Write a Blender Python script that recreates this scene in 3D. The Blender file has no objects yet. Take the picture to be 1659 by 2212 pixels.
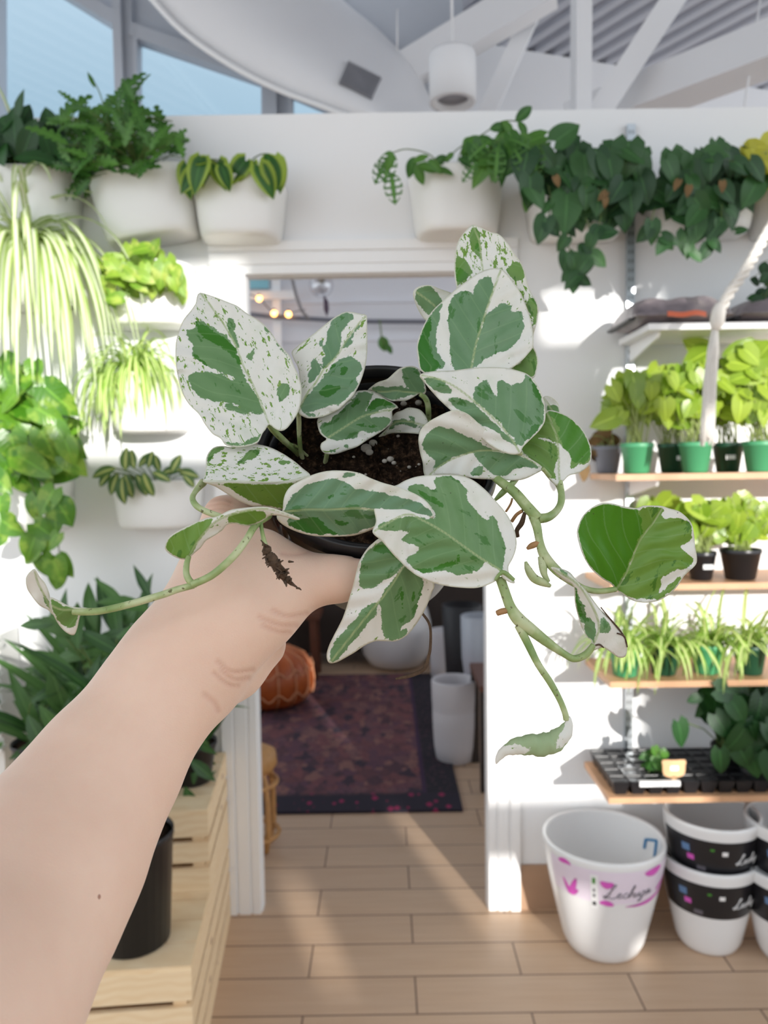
import bpy, math, random
import numpy as np
from mathutils import Vector, Matrix, geometry
R = math.radians
SC = bpy.context.scene
COL = SC.collection
FPX = 1661.0
CAMZ = 1.461
PITCH, ROLL = R(3.4), R(0.85)
CAM = Vector((0, 0, CAMZ))
FWD = Vector((0, math.cos(PITCH), -math.sin(PITCH)))
UP0 = Vector((0, math.sin(PITCH), math.cos(PITCH)))
RT0 = Vector((1, 0, 0))
RT = RT0 * math.cos(ROLL) - UP0 * math.sin(ROLL)
UP = RT0 * math.sin(ROLL) + UP0 * math.cos(ROLL)
WALL = 2.457

def ray(px, py):
    return FWD + RT * ((px - 829.5) / FPX) - UP * ((py - 1106) / FPX)
def at(px, py, Y):
    r = ray(px, py)
    return CAM + r * (Y / r.y)
def on_floor(px, py, z=0.0):
    r = ray(px, py)
    return CAM + r * ((z - CAMZ) / r.z)

# ------------------------------------------------------------------ camera
cd = bpy.data.cameras.new('camera')
co = bpy.data.objects.new('camera', cd)
COL.objects.link(co)
co.matrix_world = Matrix(((RT.x, UP.x, -FWD.x, CAM.x), (RT.y, UP.y, -FWD.y, CAM.y), (RT.z, UP.z, -FWD.z, CAM.z), (0, 0, 0, 1)))
cd.sensor_fit = 'VERTICAL'
cd.lens = 4.2
cd.sensor_height = 4.2 * 2212 / FPX
cd.sensor_width = cd.sensor_height * 1659 / 2212
cd.clip_start = 0.02
cd.dof.use_dof = True
cd.dof.focus_distance = 0.425
cd.dof.aperture_fstop = 4.2 / 2.5
SC.camera = co

# ------------------------------------------------------------------ mesh builder
class MB:
    def __init__(s):
        s.v, s.f, s.m, s.s, s.a = [], [], [], [], []
    def add(s, verts, faces, m=0, smooth=True, attr=None):
        o = len(s.v)
        s.v.extend([Vector(p) for p in verts])
        s.a.extend(attr if attr else [(0.5, 0.0, 0.5)] * len(verts))
        for f in faces:
            s.f.append(tuple(i + o for i in f)); s.m.append(m); s.s.append(smooth)
    def box(s, c, size, rot=None, m=0):
        c = Vector(c); hx, hy, hz = [d / 2 for d in size]
        M = rot if rot else Matrix.Identity(3)
        vs = [c + M @ Vector((sx * hx, sy * hy, sz * hz)) for sx in (-1, 1) for sy in (-1, 1) for sz in (-1, 1)]
        s.add(vs, [(0, 1, 3, 2), (4, 6, 7, 5), (0, 4, 5, 1), (2, 3, 7, 6), (0, 2, 6, 4), (1, 5, 7, 3)], m, False)
    def bx(s, x0, x1, y0, y1, z0, z1, m=0):
        s.box(((x0 + x1) / 2, (y0 + y1) / 2, (z0 + z1) / 2), (x1 - x0, y1 - y0, z1 - z0), None, m)
    def bar(s, p0, p1, w, h, ref=Vector((0, 1, 0)), m=0):
        p0, p1 = Vector(p0), Vector(p1); d = (p1 - p0); L = d.length; d.normalize()
        b = (ref - d * ref.dot(d)).normalized(); a = d.cross(b)
        s.box((p0 + p1) / 2, (w, h, L), Matrix((a, b, d)).transposed(), m)
    def prism(s, front, back, m=0):
        n = len(front)
        s.add(list(front) + list(back), [tuple(range(n)), tuple(range(2 * n - 1, n - 1, -1))] +
              [(i, i + n, (i + 1) % n + n, (i + 1) % n) for i in range(n)], m, False)
    def loft(s, rings, close=True, cap=True, m=0, smooth=True, attrs=None):
        n = len(rings[0]); vs = [p for r in rings for p in r]; fs = []
        for i in range(len(rings) - 1):
            for j in range(n if close else n - 1):
                k = (j + 1) % n
                fs.append((i * n + j, i * n + k, (i + 1) * n + k, (i + 1) * n + j))
        if cap and close:
            fs.append(tuple(range(n - 1, -1, -1))); fs.append(tuple(range((len(rings) - 1) * n, len(rings) * n)))
        s.add(vs, fs, m, smooth, attrs)
    def tube(s, pts, rad, n=8, cap=True, m=0, attr=None):
        pts = [Vector(p) for p in pts]; N = len(pts)
        if not isinstance(rad, (list, tuple)): rad = [rad] * N
        rings = []; up = None
        for i in range(N):
            d = (pts[min(i + 1, N - 1)] - pts[max(i - 1, 0)])
            d = d.normalized() if d.length > 1e-9 else Vector((0, 0, 1))
            if up is None:
                up = Vector((0, 0, 1)) if abs(d.z) < .9 else Vector((0, 1, 0))
            up = (up - d * up.dot(d))
            up = up.normalized() if up.length > 1e-6 else d.orthogonal().normalized()
            b = d.cross(up)
            rings.append([pts[i] + (up * math.cos(t) + b * math.sin(t)) * rad[i] for t in [2 * math.pi * j / n for j in range(n)]])
        s.loft(rings, True, cap, m, True, [attr] * (N * n) if attr else None)
    def lathe(s, prof, n=32, M=None, m=0, sx=1, sy=1, smooth=True, cap=True):
        M = M if M else Matrix.Identity(4)
        rings = [[M @ Vector((r * math.cos(2 * math.pi * j / n) * sx, r * math.sin(2 * math.pi * j / n) * sy, z)) for j in range(n)] for r, z in prof]
        s.loft(rings, True, cap, m, smooth)
    def ball(s, c, r, n=8, m=0, sc=(1, 1, 1)):
        pr = [(max(1e-4, math.sin(math.pi * i / n)) * r, -math.cos(math.pi * i / n) * r) for i in range(n + 1)]
        s.lathe(pr, n * 2, Matrix.Translation(c) @ Matrix.Diagonal((*sc, 1)), m)
    def build(s, name, mats, parent=None, org=None, attrs=False):
        if org is None:
            if parent is not None: org = parent['_o'] if '_o' in parent else parent.location
            else:
                xs = [p.x for p in s.v]; ys = [p.y for p in s.v]; zs = [p.z for p in s.v]
                org = Vector(((min(xs) + max(xs)) / 2, (min(ys) + max(ys)) / 2, min(zs)))
        org = Vector(org)
        me = bpy.data.meshes.new(name)
        me.from_pydata([tuple(p - org) for p in s.v], [], s.f)
        for mt in (mats if isinstance(mats, (list, tuple)) else [mats]): me.materials.append(mt)
        me.polygons.foreach_set('material_index', s.m)
        me.polygons.foreach_set('use_smooth', s.s)
        if attrs:
            for k, nm in enumerate(('lu', 'lv', 'ls')):
                at_ = me.attributes.new(nm, 'FLOAT', 'POINT')
                at_.data.foreach_set('value', [q[k] for q in s.a])
        me.update()
        o = bpy.data.objects.new(name, me); COL.objects.link(o)
        if parent is not None:
            o.parent = parent
            po = ORG.get(parent.name, Vector((0, 0, 0)))
            o.location = org - po
        else:
            o.location = org
        ORG[o.name] = org
        return o
ORG = {}
def part(mb, name, mats, parent, attrs=False):
    return mb.build(name, mats, parent, ORG[parent.name], attrs)
def tag(o, label, cat, group=None, kind=None):
    o['label'] = label; o['category'] = cat
    if group: o['group'] = group
    if kind: o['kind'] = kind
    return o
def thing(name, loc, label, cat, group=None, kind=None):
    o = bpy.data.objects.new(name, None); COL.objects.link(o)
    o.empty_display_size = .05; o.location = loc; ORG[o.name] = Vector(loc)
    return tag(o, label, cat, group, kind)
def struct(o):
    o['kind'] = 'structure'; return o
def shift_copy(root, delta, label):
    c = root.copy(); COL.objects.link(c); c.location = root.location + Vector(delta); c['label'] = label
    for ch in [k for k in bpy.data.objects if k.parent == root]:
        d = ch.copy(); COL.objects.link(d); d.parent = c
        for g in [k for k in bpy.data.objects if k.parent == ch]:
            e = g.copy(); COL.objects.link(e); e.parent = d
    return c

def crom(pts, step, closed=False):
    """smooth curve through points, resampled about every step"""
    P = [np.array(p, float) for p in pts]; n = len(P); out = []
    segs = n if closed else n - 1
    for i in range(segs):
        if closed: p0, p1, p2, p3 = P[(i - 1) % n], P[i], P[(i + 1) % n], P[(i + 2) % n]
        else: p0, p1, p2, p3 = P[max(i - 1, 0)], P[i], P[i + 1], P[min(i + 2, n - 1)]
        k = max(1, int(round(np.linalg.norm((p2 - p1)[:2]) / step)))
        for j in range(k):
            t = j / k
            out.append(.5 * ((2 * p1) + (p2 - p0) * t + (2 * p0 - 5 * p1 + 4 * p2 - p3) * t * t + (3 * p1 - p0 - 3 * p2 + p3) * t ** 3))
    if not closed: out.append(P[-1])
    return out

# ------------------------------------------------------------------ materials
MATS = {}
class NT:
    def __init__(s, name):
        s.mat = bpy.data.materials.new(name); s.mat.use_nodes = True
        s.t = s.mat.node_tree; s.n = s.t.nodes; s.l = s.t.links
        s.b = s.n['Principled BSDF']; s.out = s.n['Material Output']
    def new(s, ty, **kw):
        nd = s.n.new(ty)
        for k, v in kw.items(): setattr(nd, k, v)
        return nd
    def val(s, sock, v):
        if hasattr(v, 'is_output') or isinstance(v, bpy.types.NodeSocket): s.l.new(v, sock)
        else:
            if sock.type == 'RGBA' and not hasattr(v, '__len__'): v = (v, v, v, 1)
            elif sock.type == 'RGBA' and len(v) == 3: v = (*v, 1)
            sock.default_value = v
    def math(s, op, a, b=0.0, c=0.0, clamp=False):
        nd = s.new('ShaderNodeMath', operation=op, use_clamp=clamp)
        s.val(nd.inputs[0], a); s.val(nd.inputs[1], b); s.val(nd.inputs[2], c)
        return nd.outputs[0]
    def mix(s, f, a, b):
        nd = s.new('ShaderNodeMix', data_type='RGBA')
        s.val(nd.inputs[0], f); s.val(nd.inputs[6], a); s.val(nd.inputs[7], b)
        return nd.outputs[2]
    def attr(s, nm): return s.new('ShaderNodeAttribute', attribute_name=nm).outputs['Fac']
    def coord(s, k='Object', sc=None, loc=None):
        o = s.new('ShaderNodeTexCoord').outputs[k]
        if sc is None and loc is None: return o
        mp = s.new('ShaderNodeMapping'); s.l.new(o, mp.inputs[0])
        if sc is not None: mp.inputs['Scale'].default_value = sc if hasattr(sc, '__len__') else (sc, sc, sc)
        if loc is not None: mp.inputs['Location'].default_value = loc
        return mp.outputs[0]
    def noise(s, vec, scale, detail=3, rough=.5, out=0):
        nd = s.new('ShaderNodeTexNoise'); s.val(nd.inputs['Vector'], vec)
        nd.inputs['Scale'].default_value = scale; nd.inputs['Detail'].default_value = detail; nd.inputs['Roughness'].default_value = rough
        return nd.outputs[out]
    def ramp(s, f, stops):
        nd = s.new('ShaderNodeValToRGB'); s.val(nd.inputs[0], f); el = nd.color_ramp.elements
        while len(el) > 1: el.remove(el[-1])
        for i, (p, c) in enumerate(stops):
            e = el[0] if i == 0 else el.new(p)
            e.position = p; e.color = (*c, 1) if hasattr(c, '__len__') else (c, c, c, 1)
        return nd.outputs[0]
    def step(s, f, lo, hi):
        nd = s.new('ShaderNodeMapRange', clamp=True); s.val(nd.inputs[0], f)
        s.val(nd.inputs[1], lo); s.val(nd.inputs[2], hi)
        return nd.outputs[0]
    def bump(s, h, strength=.2, dist=.002):
        nd = s.new('ShaderNodeBump'); nd.inputs['Strength'].default_value = strength; nd.inputs['Distance'].default_value = dist
        s.l.new(h, nd.inputs['Height']); s.l.new(nd.outputs[0], s.b.inputs['Normal'])
    def set(s, color=None, rough=None, **kw):
        if color is not None: s.val(s.b.inputs['Base Color'], color)
        if rough is not None: s.val(s.b.inputs['Roughness'], rough)
        for k, v in kw.items(): s.val(s.b.inputs[k.replace('_', ' ')], v)
def srgb(r, g, b):
    f = lambda c: (c / 255 / 12.92) if c / 255 <= .04045 else ((c / 255 + .055) / 1.055) ** 2.4
    return (f(r), f(g), f(b))
def simple(name, c, rough=.5, var=.06, sc=8, bump=0, bsc=200, **kw):
    t = NT(name); co_ = t.coord()
    nz = t.noise(co_, sc, 4)
    dk = tuple(x * (1 - var) for x in c); lt = tuple(min(1, x * (1 + var)) for x in c)
    t.set(t.mix(nz, dk, lt), rough, **kw)
    if bump: t.bump(t.noise(co_, bsc, 3), bump, .002)
    MATS[name] = t.mat; return t.mat
M_WALL = simple('wall_paint', (.84, .845, .85), .6, .02, 3, .08, 160)
M_TRIM = simple('trim_paint', (.86, .86, .86), .4, .01, 3)
M_CEIL = simple('ceiling_paint', (.80, .80, .81), .65, .03, 2, .05, 60)
M_DECK = simple('deck_paint', (.50, .52, .58), .5, .04, 2)
M_DARK = simple('dark_gap', (.04, .04, .045), .8)
M_PLANTER = simple('white_planter_plastic', (.83, .83, .81), .42, .02, 5)
M_CERAM = simple('white_ceramic', (.80, .80, .80), .25, .02, 5)
M_GPOT = simple('green_pot_plastic', srgb(72, 150, 104), .45, .05, 20)
M_GPOTD = simple('dark_green_pot_plastic', srgb(24, 70, 48), .45, .05, 20)
M_BPOT = simple('black_pot_plastic', (.010, .010, .012), .33, .1, 20)
M_POT = simple('nursery_pot_plastic', (.012, .012, .014), .35, .2, 30)
M_POTB = simple('nursery_pot_side', (.035, .028, .016), .4, .3, 40)
M_GREYPOT = simple('slate_pot', (.20, .21, .25), .6, .05, 20)
M_METAL = simple('galvanised_metal', (.62, .66, .70), .32, .08, 30, Metallic=.85)
M_FRAME = simple('window_frame_paint', (.50, .53, .58), .5, .03, 5)
M_BLACK = simple('black_paint', (.015, .015, .018), .5)
M_PAPER = simple('white_paper', (.82, .82, .82), .6)
M_PINK = simple('pink_print', srgb(214, 90, 190), .5)
M_LILAC = simple('lilac_film', srgb(226, 214, 228), .35)
M_BLUE = simple('blue_print', srgb(40, 120, 170), .5)
M_GREENINK = simple('green_print', srgb(70, 140, 50), .5)
M_BAND = simple('black_label_film', (.012, .012, .015), .3)
M_INK = simple('grey_ink', (.12, .11, .13), .5)
M_WHITEINK = simple('white_ink', (.75, .75, .75), .5)
M_ROPE = simple('cotton_cord', (.72, .69, .64), .9, .12, 60, .4, 300)
M_RATTAN = simple('rattan_cane', srgb(186, 138, 84), .5, .3, 40)
M_DKWOOD = simple('dark_wood', (.03, .02, .016), .5, .2, 15)
M_BRWOOD = simple('red_brown_wood', (.12, .04, .02), .5, .2, 15)
M_RED = simple('red_plastic', srgb(190, 60, 60), .5)
M_TAGWOOD = simple('plant_tag_wood', srgb(214, 172, 128), .6, .1, 40)
M_PERL = simple('perlite_grain', (.36, .33, .29), .9, .2, 300)
M_ROOT = simple('root_bark', (.085, .05, .028), .9, .5, 400, .6, 900)
M_AROOT = simple('aerial_root_skin', (.35, .19, .08), .7, .3, 200)
M_BROWNLEAF = simple('dried_leaf', srgb(112, 88, 54), .8, .3, 60)

def m_floor():
    t = NT('wood_tile_floor')
    co_ = t.coord('Object')
    mp = t.new('ShaderNodeMapping'); t.l.new(co_, mp.inputs[0])
    j0 = on_floor(672, 2075); mp.inputs['Location'].default_value = (-j0.x, -on_floor(760, 2040).y, 0)
    br = t.new('ShaderNodeTexBrick'); t.l.new(mp.outputs[0], br.inputs[0])
    br.offset = .5; br.inputs['Scale'].default_value = 1
    br.inputs['Mortar Size'].default_value = .0028; br.inputs['Mortar Smooth'].default_value = .2
    br.inputs['Bias'].default_value = 0
    br.inputs['Brick Width'].default_value = .61; br.inputs['Row Height'].default_value = .1525
    br.inputs['Color1'].default_value = (0, 0, 0, 1); br.inputs['Color2'].default_value = (1, 1, 1, 1)
    g = t.noise(t.coord('Object', (1.6, 26, 1)), 2.2, 6, .6)
    g2 = t.noise(t.coord('Object', (3, 9, 1)), 1.3, 3)
    base = t.mix(g, srgb(174, 144, 118), srgb(216, 190, 164))
    base = t.mix(t.math('MULTIPLY', g2, .5), base, srgb(196, 160, 124))
    base = t.mix(t.math('MULTIPLY', br.outputs['Color'], .22), base, srgb(178, 150, 128))
    c = t.mix(br.outputs['Fac'], base, srgb(112, 90, 74))
    t.set(c, .42)
    t.bump(t.math('SUBTRACT', t.math('MULTIPLY', g, .15), br.outputs['Fac']), .25, .002)
    return t.mat
M_FLOOR = m_floor()
M_BASETILE = simple('tan_tile_skirting', srgb(170, 138, 112), .45, .12, 10)
def m_pine():
    t = NT('pine_board')
    g = t.noise(t.coord('Object', (3, 22, 22)), 2.0, 5, .55)
    w = t.new('ShaderNodeTexWave', wave_type='BANDS', bands_direction='Z')
    t.l.new(t.coord('Object', (.8, 1, 1)), w.inputs[0]); w.inputs['Scale'].default_value = 14; w.inputs['Distortion'].default_value = 9; w.inputs['Detail'].default_value = 2
    w.inputs['Detail Scale'].default_value = .7
    c = t.mix(g, srgb(230, 202, 160), srgb(246, 226, 192))
    c = t.mix(t.math('MULTIPLY', w.outputs['Fac'], .28), c, srgb(216, 176, 124))
    vo = t.new('ShaderNodeTexVoronoi'); t.l.new(t.coord('Object', (5.5, 5.5, 8)), vo.inputs[0]); vo.inputs['Scale'].default_value = 1
    k = t.step(vo.outputs['Distance'], .09, .05)
    c = t.mix(k, c, srgb(130, 80, 44))
    t.set(c, .55); t.bump(g, .1, .001)
    return t.mat
M_PINE = m_pine()
M_SHELF = simple('plywood_shelf', srgb(196, 152, 116), .5, .15, 25)
def m_soil():
    t = NT('potting_soil'); co_ = t.coord()
    n = t.noise(co_, 260, 6, .7); vo = t.new('ShaderNodeTexVoronoi'); t.l.new(co_, vo.inputs[0]); vo.inputs['Scale'].default_value = 330
    vo2 = t.new('ShaderNodeTexVoronoi'); t.l.new(co_, vo2.inputs[0]); vo2.inputs['Scale'].default_value = 210
    sp = t.step(vo2.outputs['Distance'], .12, .07)
    c = t.ramp(n, [(.34, (.006, .004, .003)), (.52, (.028, .016, .010)), (.66, (.11, .065, .038))])
    c = t.mix(t.math('MULTIPLY', sp, t.step(t.noise(co_, 60, 2), .5, .62)), c, (.35, .31, .26))
    t.set(c, .95); t.b.inputs['Specular IOR Level'].default_value = .08; t.bump(n, .9, .004); return t.mat
M_SOIL = m_soil()
def m_rug():
    t = NT('persian_rug_pile')
    sep = t.new('ShaderNodeSeparateXYZ'); t.l.new(t.coord('Object'), sep.inputs[0])
    ax = t.math('ABSOLUTE', sep.outputs[0]); ay = sep.outputs[1]
    vo = t.new('ShaderNodeTexVoronoi', distance='MANHATTAN'); t.l.new(t.coord('Object', (1, .7, 1)), vo.inputs[0]); vo.inputs['Scale'].default_value = 19
    vo2 = t.new('ShaderNodeTexVoronoi'); t.l.new(t.coord('Object'), vo2.inputs[0]); vo2.inputs['Scale'].default_value = 38
    n = t.noise(t.coord('Object', (1, 5, 1)), 12, 4)
    c = t.ramp(vo.outputs['Color'], [(.15, srgb(58, 48, 62)), (.4, srgb(134, 82, 82)), (.6, srgb(98, 66, 82)), (.8, srgb(148, 104, 96))])
    c = t.mix(t.step(vo2.outputs['Distance'], .26, .2), c, srgb(44, 40, 58))
    c = t.mix(t.math('MULTIPLY', n, .55), c, srgb(70, 44, 56))
    border = t.step(ax, .455, .465)
    bc = t.mix(t.step(vo2.outputs['Distance'], .3, .22), srgb(34, 30, 40), srgb(86, 56, 70))
    c = t.mix(border, c, bc)
    line = t.math('MULTIPLY', t.step(ax, .44, .445), t.step(ax, .465, .46))
    c = t.mix(line, c, srgb(60, 38, 66))
    fr = t.step(ay, -.86, -.9)
    fc = t.mix(t.step(vo.outputs['Distance'], .38, .3), srgb(40, 34, 48), srgb(150, 40, 84))
    c = t.mix(fr, c, fc)
    t.set(c, .95); t.bump(t.noise(t.coord(), 500, 2), .5, .003); return t.mat
M_RUG = m_rug()
def m_leather():
    t = NT('tan_leather'); co_ = t.coord(); n = t.noise(co_, 14, 4)
    t.set(t.mix(n, srgb(150, 66, 26), srgb(204, 104, 44)), .38); t.bump(t.noise(co_, 240, 3), .2, .001); return t.mat
M_LEATHER = m_leather()
M_SEAM = simple('pale_stitching', srgb(214, 150, 110), .7)
def m_glass(name, tint, f=.07):
    t = NT(name); tr = t.new('ShaderNodeBsdfTransparent'); gl = t.new('ShaderNodeBsdfGlossy'); mx = t.new('ShaderNodeMixShader')
    tr.inputs[0].default_value = (*tint, 1); gl.inputs['Roughness'].default_value = .02; mx.inputs[0].default_value = f
    t.l.new(tr.outputs[0], mx.inputs[1]); t.l.new(gl.outputs[0], mx.inputs[2]); t.l.new(mx.outputs[0], t.out.inputs[0]); return t.mat
M_PANE = m_glass('window_glass', (.93, .97, 1))
M_BULB = m_glass('clear_bulb_glass', (.9, .9, .92), .25)
def m_emit(name, c, s):
    t = NT(name); t.set(c, .4, Emission_Color=c, Emission_Strength=s); return t.mat
M_GLOW = m_emit('warm_fairy_lamp', (1, .45, .12), 6)
def m_bag():
    t = NT('soil_bag_film'); co_ = t.coord(); n = t.noise(co_, 9, 5, .6)
    t.set(t.ramp(n, [(.3, srgb(92, 86, 92)), (.55, srgb(138, 128, 132)), (.7, srgb(176, 164, 162))]), .35); t.bump(t.noise(co_, 22, 3), .8, .01); return t.mat
M_BAG = m_bag()
M_ORANGE = simple('orange_print', srgb(206, 104, 70), .5)

def m_leaf(name, c1, c2, mid=None, midw=.3, edge=None, transl=.35, rough=.45, patch=None):
    """foliage: two greens mottled, optional centre stripe, edge colour or splashes"""
    t = NT(name)
    lu, lv, ls = t.attr('lu'), t.attr('lv'), t.attr('ls')
    av = t.math('ABSOLUTE', lv); co_ = t.coord('Object')
    nz = t.noise(co_, 30, 3)
    f = t.math('ADD', t.math('MULTIPLY', ls, .7), t.math('MULTIPLY', nz, .3))
    c = t.mix(f, c1, c2)
    if patch: c = t.mix(t.math('MULTIPLY', t.step(t.noise(co_, 26, 3), .5, .62), .7), c, patch)
    if edge: c = t.mix(t.step(av, .55, .75), c, edge)
    if mid: c = t.mix(t.step(av, midw + .12, midw - .08), c, mid)
    else: c = t.mix(t.math('MULTIPLY', t.step(av, .1, .03), .4), c, tuple(min(1, x * 1.8 + .02) for x in c2))
    t.set(c, rough)
    t.bump(t.math('SINE', t.math('ADD', t.math('MULTIPLY', lu, 55), t.math('MULTIPLY', av, -14))), .15, .001)
    tl = t.new('ShaderNodeBsdfTranslucent'); mx = t.new('ShaderNodeMixShader'); mx.inputs[0].default_value = transl
    hs = t.new('ShaderNodeHueSaturation'); hs.inputs['Saturation'].default_value = .92; hs.inputs['Value'].default_value = 1.45; t.l.new(c, hs.inputs['Color'])
    t.l.new(hs.outputs[0], tl.inputs[0]); t.l.new(t.b.outputs[0], mx.inputs[1]); t.l.new(tl.outputs[0], mx.inputs[2]); t.l.new(mx.outputs[0], t.out.inputs[0])
    return t.mat
L_DARK = m_leaf('dark_green_leaf', srgb(18, 52, 24), srgb(46, 94, 40), transl=.2)
L_PHILO = m_leaf('heartleaf_green', srgb(22, 58, 34), srgb(62, 108, 52), transl=.22)
L_MID = m_leaf('mid_green_leaf', srgb(30, 80, 28), srgb(92, 142, 54), transl=.25)
L_LIME = m_leaf('lime_leaf', srgb(98, 142, 36), srgb(146, 176, 58), patch=srgb(186, 196, 96), transl=.25)
L_PALM = m_leaf('palm_leaf_green', srgb(26, 66, 26), srgb(84, 124, 62), transl=.25)
L_BRIGHT = m_leaf('bright_pothos_leaf', srgb(52, 106, 20), srgb(104, 150, 40), patch=srgb(140, 170, 64), transl=.16, rough=.3)
L_SEED = m_leaf('seedling_leaf', srgb(100, 138, 26), srgb(170, 190, 70), transl=.35, rough=.28)
L_SPIDER = m_leaf('white_striped_leaf', srgb(150, 178, 92), srgb(186, 202, 128), mid=(.80, .83, .68), midw=.45)
L_SPIDER2 = m_leaf('lime_striped_leaf', srgb(120, 166, 60), srgb(168, 200, 90), mid=srgb(224, 230, 170), midw=.35)
L_VARIE = m_leaf('yellow_margined_leaf', srgb(28, 78, 26), srgb(66, 120, 44), edge=srgb(150, 176, 60))
L_DIEF = m_leaf('spotted_leaf', srgb(52, 88, 40), srgb(90, 120, 62), mid=srgb(176, 184, 110), midw=.22)
L_YELL = m_leaf('yellow_leaf', srgb(180, 180, 50), srgb(210, 206, 80))
M_STALK = simple('pale_stalk', srgb(150, 164, 96), .6, .15, 50)
M_VINE = simple('vine_stem', srgb(92, 112, 56), .6, .25, 50)
SKY, SUNE, EXPO, DEEP = 1.5, 4.8, 0.24, .5
# ------------------------------------------------------------------ foliage generators
WT = {'heart': ([0, .06, .16, .3, .45, .6, .76, .9, 1], [.45, .82, .98, 1, .92, .74, .48, .2, 0.01]),
      'oval': ([0, .1, .3, .5, .7, .88, 1], [.15, .55, .95, 1, .82, .42, 0.02]),
      'lance': ([0, .12, .3, .5, .7, .88, 1], [.12, .5, .9, 1, .72, .3, 0.01]),
      'strap': ([0, .2, .5, .75, .9, 1], [.6, .95, 1, .8, .45, 0.02]),
      'lobed': ([0, .12, .3, .5, .7, .88, 1], [.2, .7, 1, 1, .8, .5, 0.05])}
def blade(mb, base, d, n, L, W, kind='heart', bend=.5, fold=.2, rows=8, seed=.5, twist=0, m=0, holes=False):
    d = d.normalized(); sd = d.cross(n)
    if sd.length < 1e-4: sd = d.orthogonal()
    sd.normalize(); n = sd.cross(d)
    us, ws = WT[kind]
    if kind == 'lobed': rows = 18
    if holes: rows = 14
    cols = (-1, -.55, 0, .55, 1) if not holes else (-1, -.8, -.55, -.25, 0, .25, .55, .8, 1)
    pos = Vector(base); rings = []; ats = []
    for i in range(rows + 1):
        u = i / rows
        a = bend * u
        du = d * math.cos(a) - n * math.sin(a); nu = n * math.cos(a) + d * math.sin(a)
        if i: pos = pos + du * (L / rows)
        w = W / 2 * float(np.interp(u, us, ws))
        if kind == 'lobed': w *= (1.0 if i % 3 else .38) if i < rows - 2 else 1
        s2 = (sd * math.cos(twist * u) + nu * math.sin(twist * u))
        row = []
        for v in cols:
            p = pos + s2 * (v * w) + nu * (fold * abs(v) * w)
            if kind == 'heart': p = p - du * (L * .2 * abs(v) * (1 - u) ** 3)
            if kind == 'lobed' and i % 3: p = p + du * (abs(v) * L * .03)
            row.append(p); ats.append((u, v, seed))
        rings.append(row)
    n_ = len(cols); fs = []
    for i in range(rows):
        for j in range(n_ - 1):
            if holes and 2 <= i <= rows - 3 and i % 3 != 0 and j in (1, 2, 5, 6): continue
            if holes and i % 3 == 1 and j in (0, 7) and i > 3: continue
            fs.append((i * n_ + j, i * n_ + j + 1, (i + 1) * n_ + j + 1, (i + 1) * n_ + j))
    mb.add([p for r in rings for p in r], fs, m, True, ats)
    return pos
def inpoly(x, y, P):
    r = False; j = len(P) - 1
    for i in range(len(P)):
        if (P[i][1] > y) != (P[j][1] > y) and x < (P[j][0] - P[i][0]) * (y - P[i][1]) / (P[j][1] - P[i][1]) + P[i][0]: r = not r
        j = i
    return r
def qcurve(a, b, c, n=6):
    return [a * (1 - t) ** 2 + b * (2 * t * (1 - t)) + c * t * t for t in [i / n for i in range(n + 1)]]
TOCAM = Vector((0, -1, 0)); ZUP = Vector((0, 0, 1)); XR = Vector((1, 0, 0))
def leaf_px(mb, rnd, px, py, size, ang, Y, kind='heart', aspect=.85, bend=.5, up=.35, tilt=.35, fold=.15, holes=False, lean=0.0):
    """one leaf whose base shows at px,py; ang in degrees (0 right, 90 down); size in photo pixels"""
    b = at(px, py, Y); s = size * Y / FPX; a = R(ang)
    d = XR * math.cos(a) - ZUP * math.sin(a) + TOCAM * (lean + rnd.uniform(-.1, .35))
    n = TOCAM + ZUP * up + Vector((rnd.uniform(-tilt, tilt), 0, rnd.uniform(-tilt, tilt)))
    blade(mb, b, d, n, s, s * aspect, kind, bend * rnd.uniform(.5, 1.4), fold, 8, rnd.random(), 0, 0, holes)
    return b
def fill(mb, st, rnd, poly, n, size, Yr, ang, crown, kind='heart', aspect=.85, mind=.45, bend=.5, up=.35, tilt=.4, fold=.15, pet=.0011, radial=0, holes=False):
    """leaves spread over a silhouette, each on its own petiole from the crown"""
    xs = [p[0] for p in poly]; ys = [p[1] for p in poly]; got = []; tries = 0
    while len(got) < n and tries < n * 60:
        tries += 1
        x, y = rnd.uniform(min(xs), max(xs)), rnd.uniform(min(ys), max(ys))
        if not inpoly(x, y, poly): continue
        s = rnd.uniform(*size)
        if any((x - g[0]) ** 2 + (y - g[1]) ** 2 < (mind * s) ** 2 for g in got): continue
        got.append((x, y)); Y = rnd.uniform(*Yr)
        a = rnd.gauss(ang[0], ang[1])
        if radial:
            cpx = crown_px(crown); ra = math.degrees(math.atan2(y - cpx[1], x - cpx[0]))
            a = ra + rnd.gauss(0, ang[1]) if radial > rnd.random() else a
        b = leaf_px(mb, rnd, x - .35 * s * math.cos(R(a)), y - .35 * s * math.sin(R(a)), s, a, Y, kind, aspect, bend, up, tilt, fold, holes)
        if st is not None:
            c = Vector(crown) + Vector((rnd.uniform(-.03, .03), rnd.uniform(-.02, .02), 0))
            mid = (c + b) / 2 + ZUP * (.25 * (b - c).length) + TOCAM * .01
            st.tube(qcurve(c, mid, b, 6), pet, 5)
def crown_px(p):
    q = Vector(p) - CAM; z = q.dot(FWD)
    return (829.5 + q.dot(RT) / z * FPX, 1106 - q.dot(UP) / z * FPX)
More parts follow.
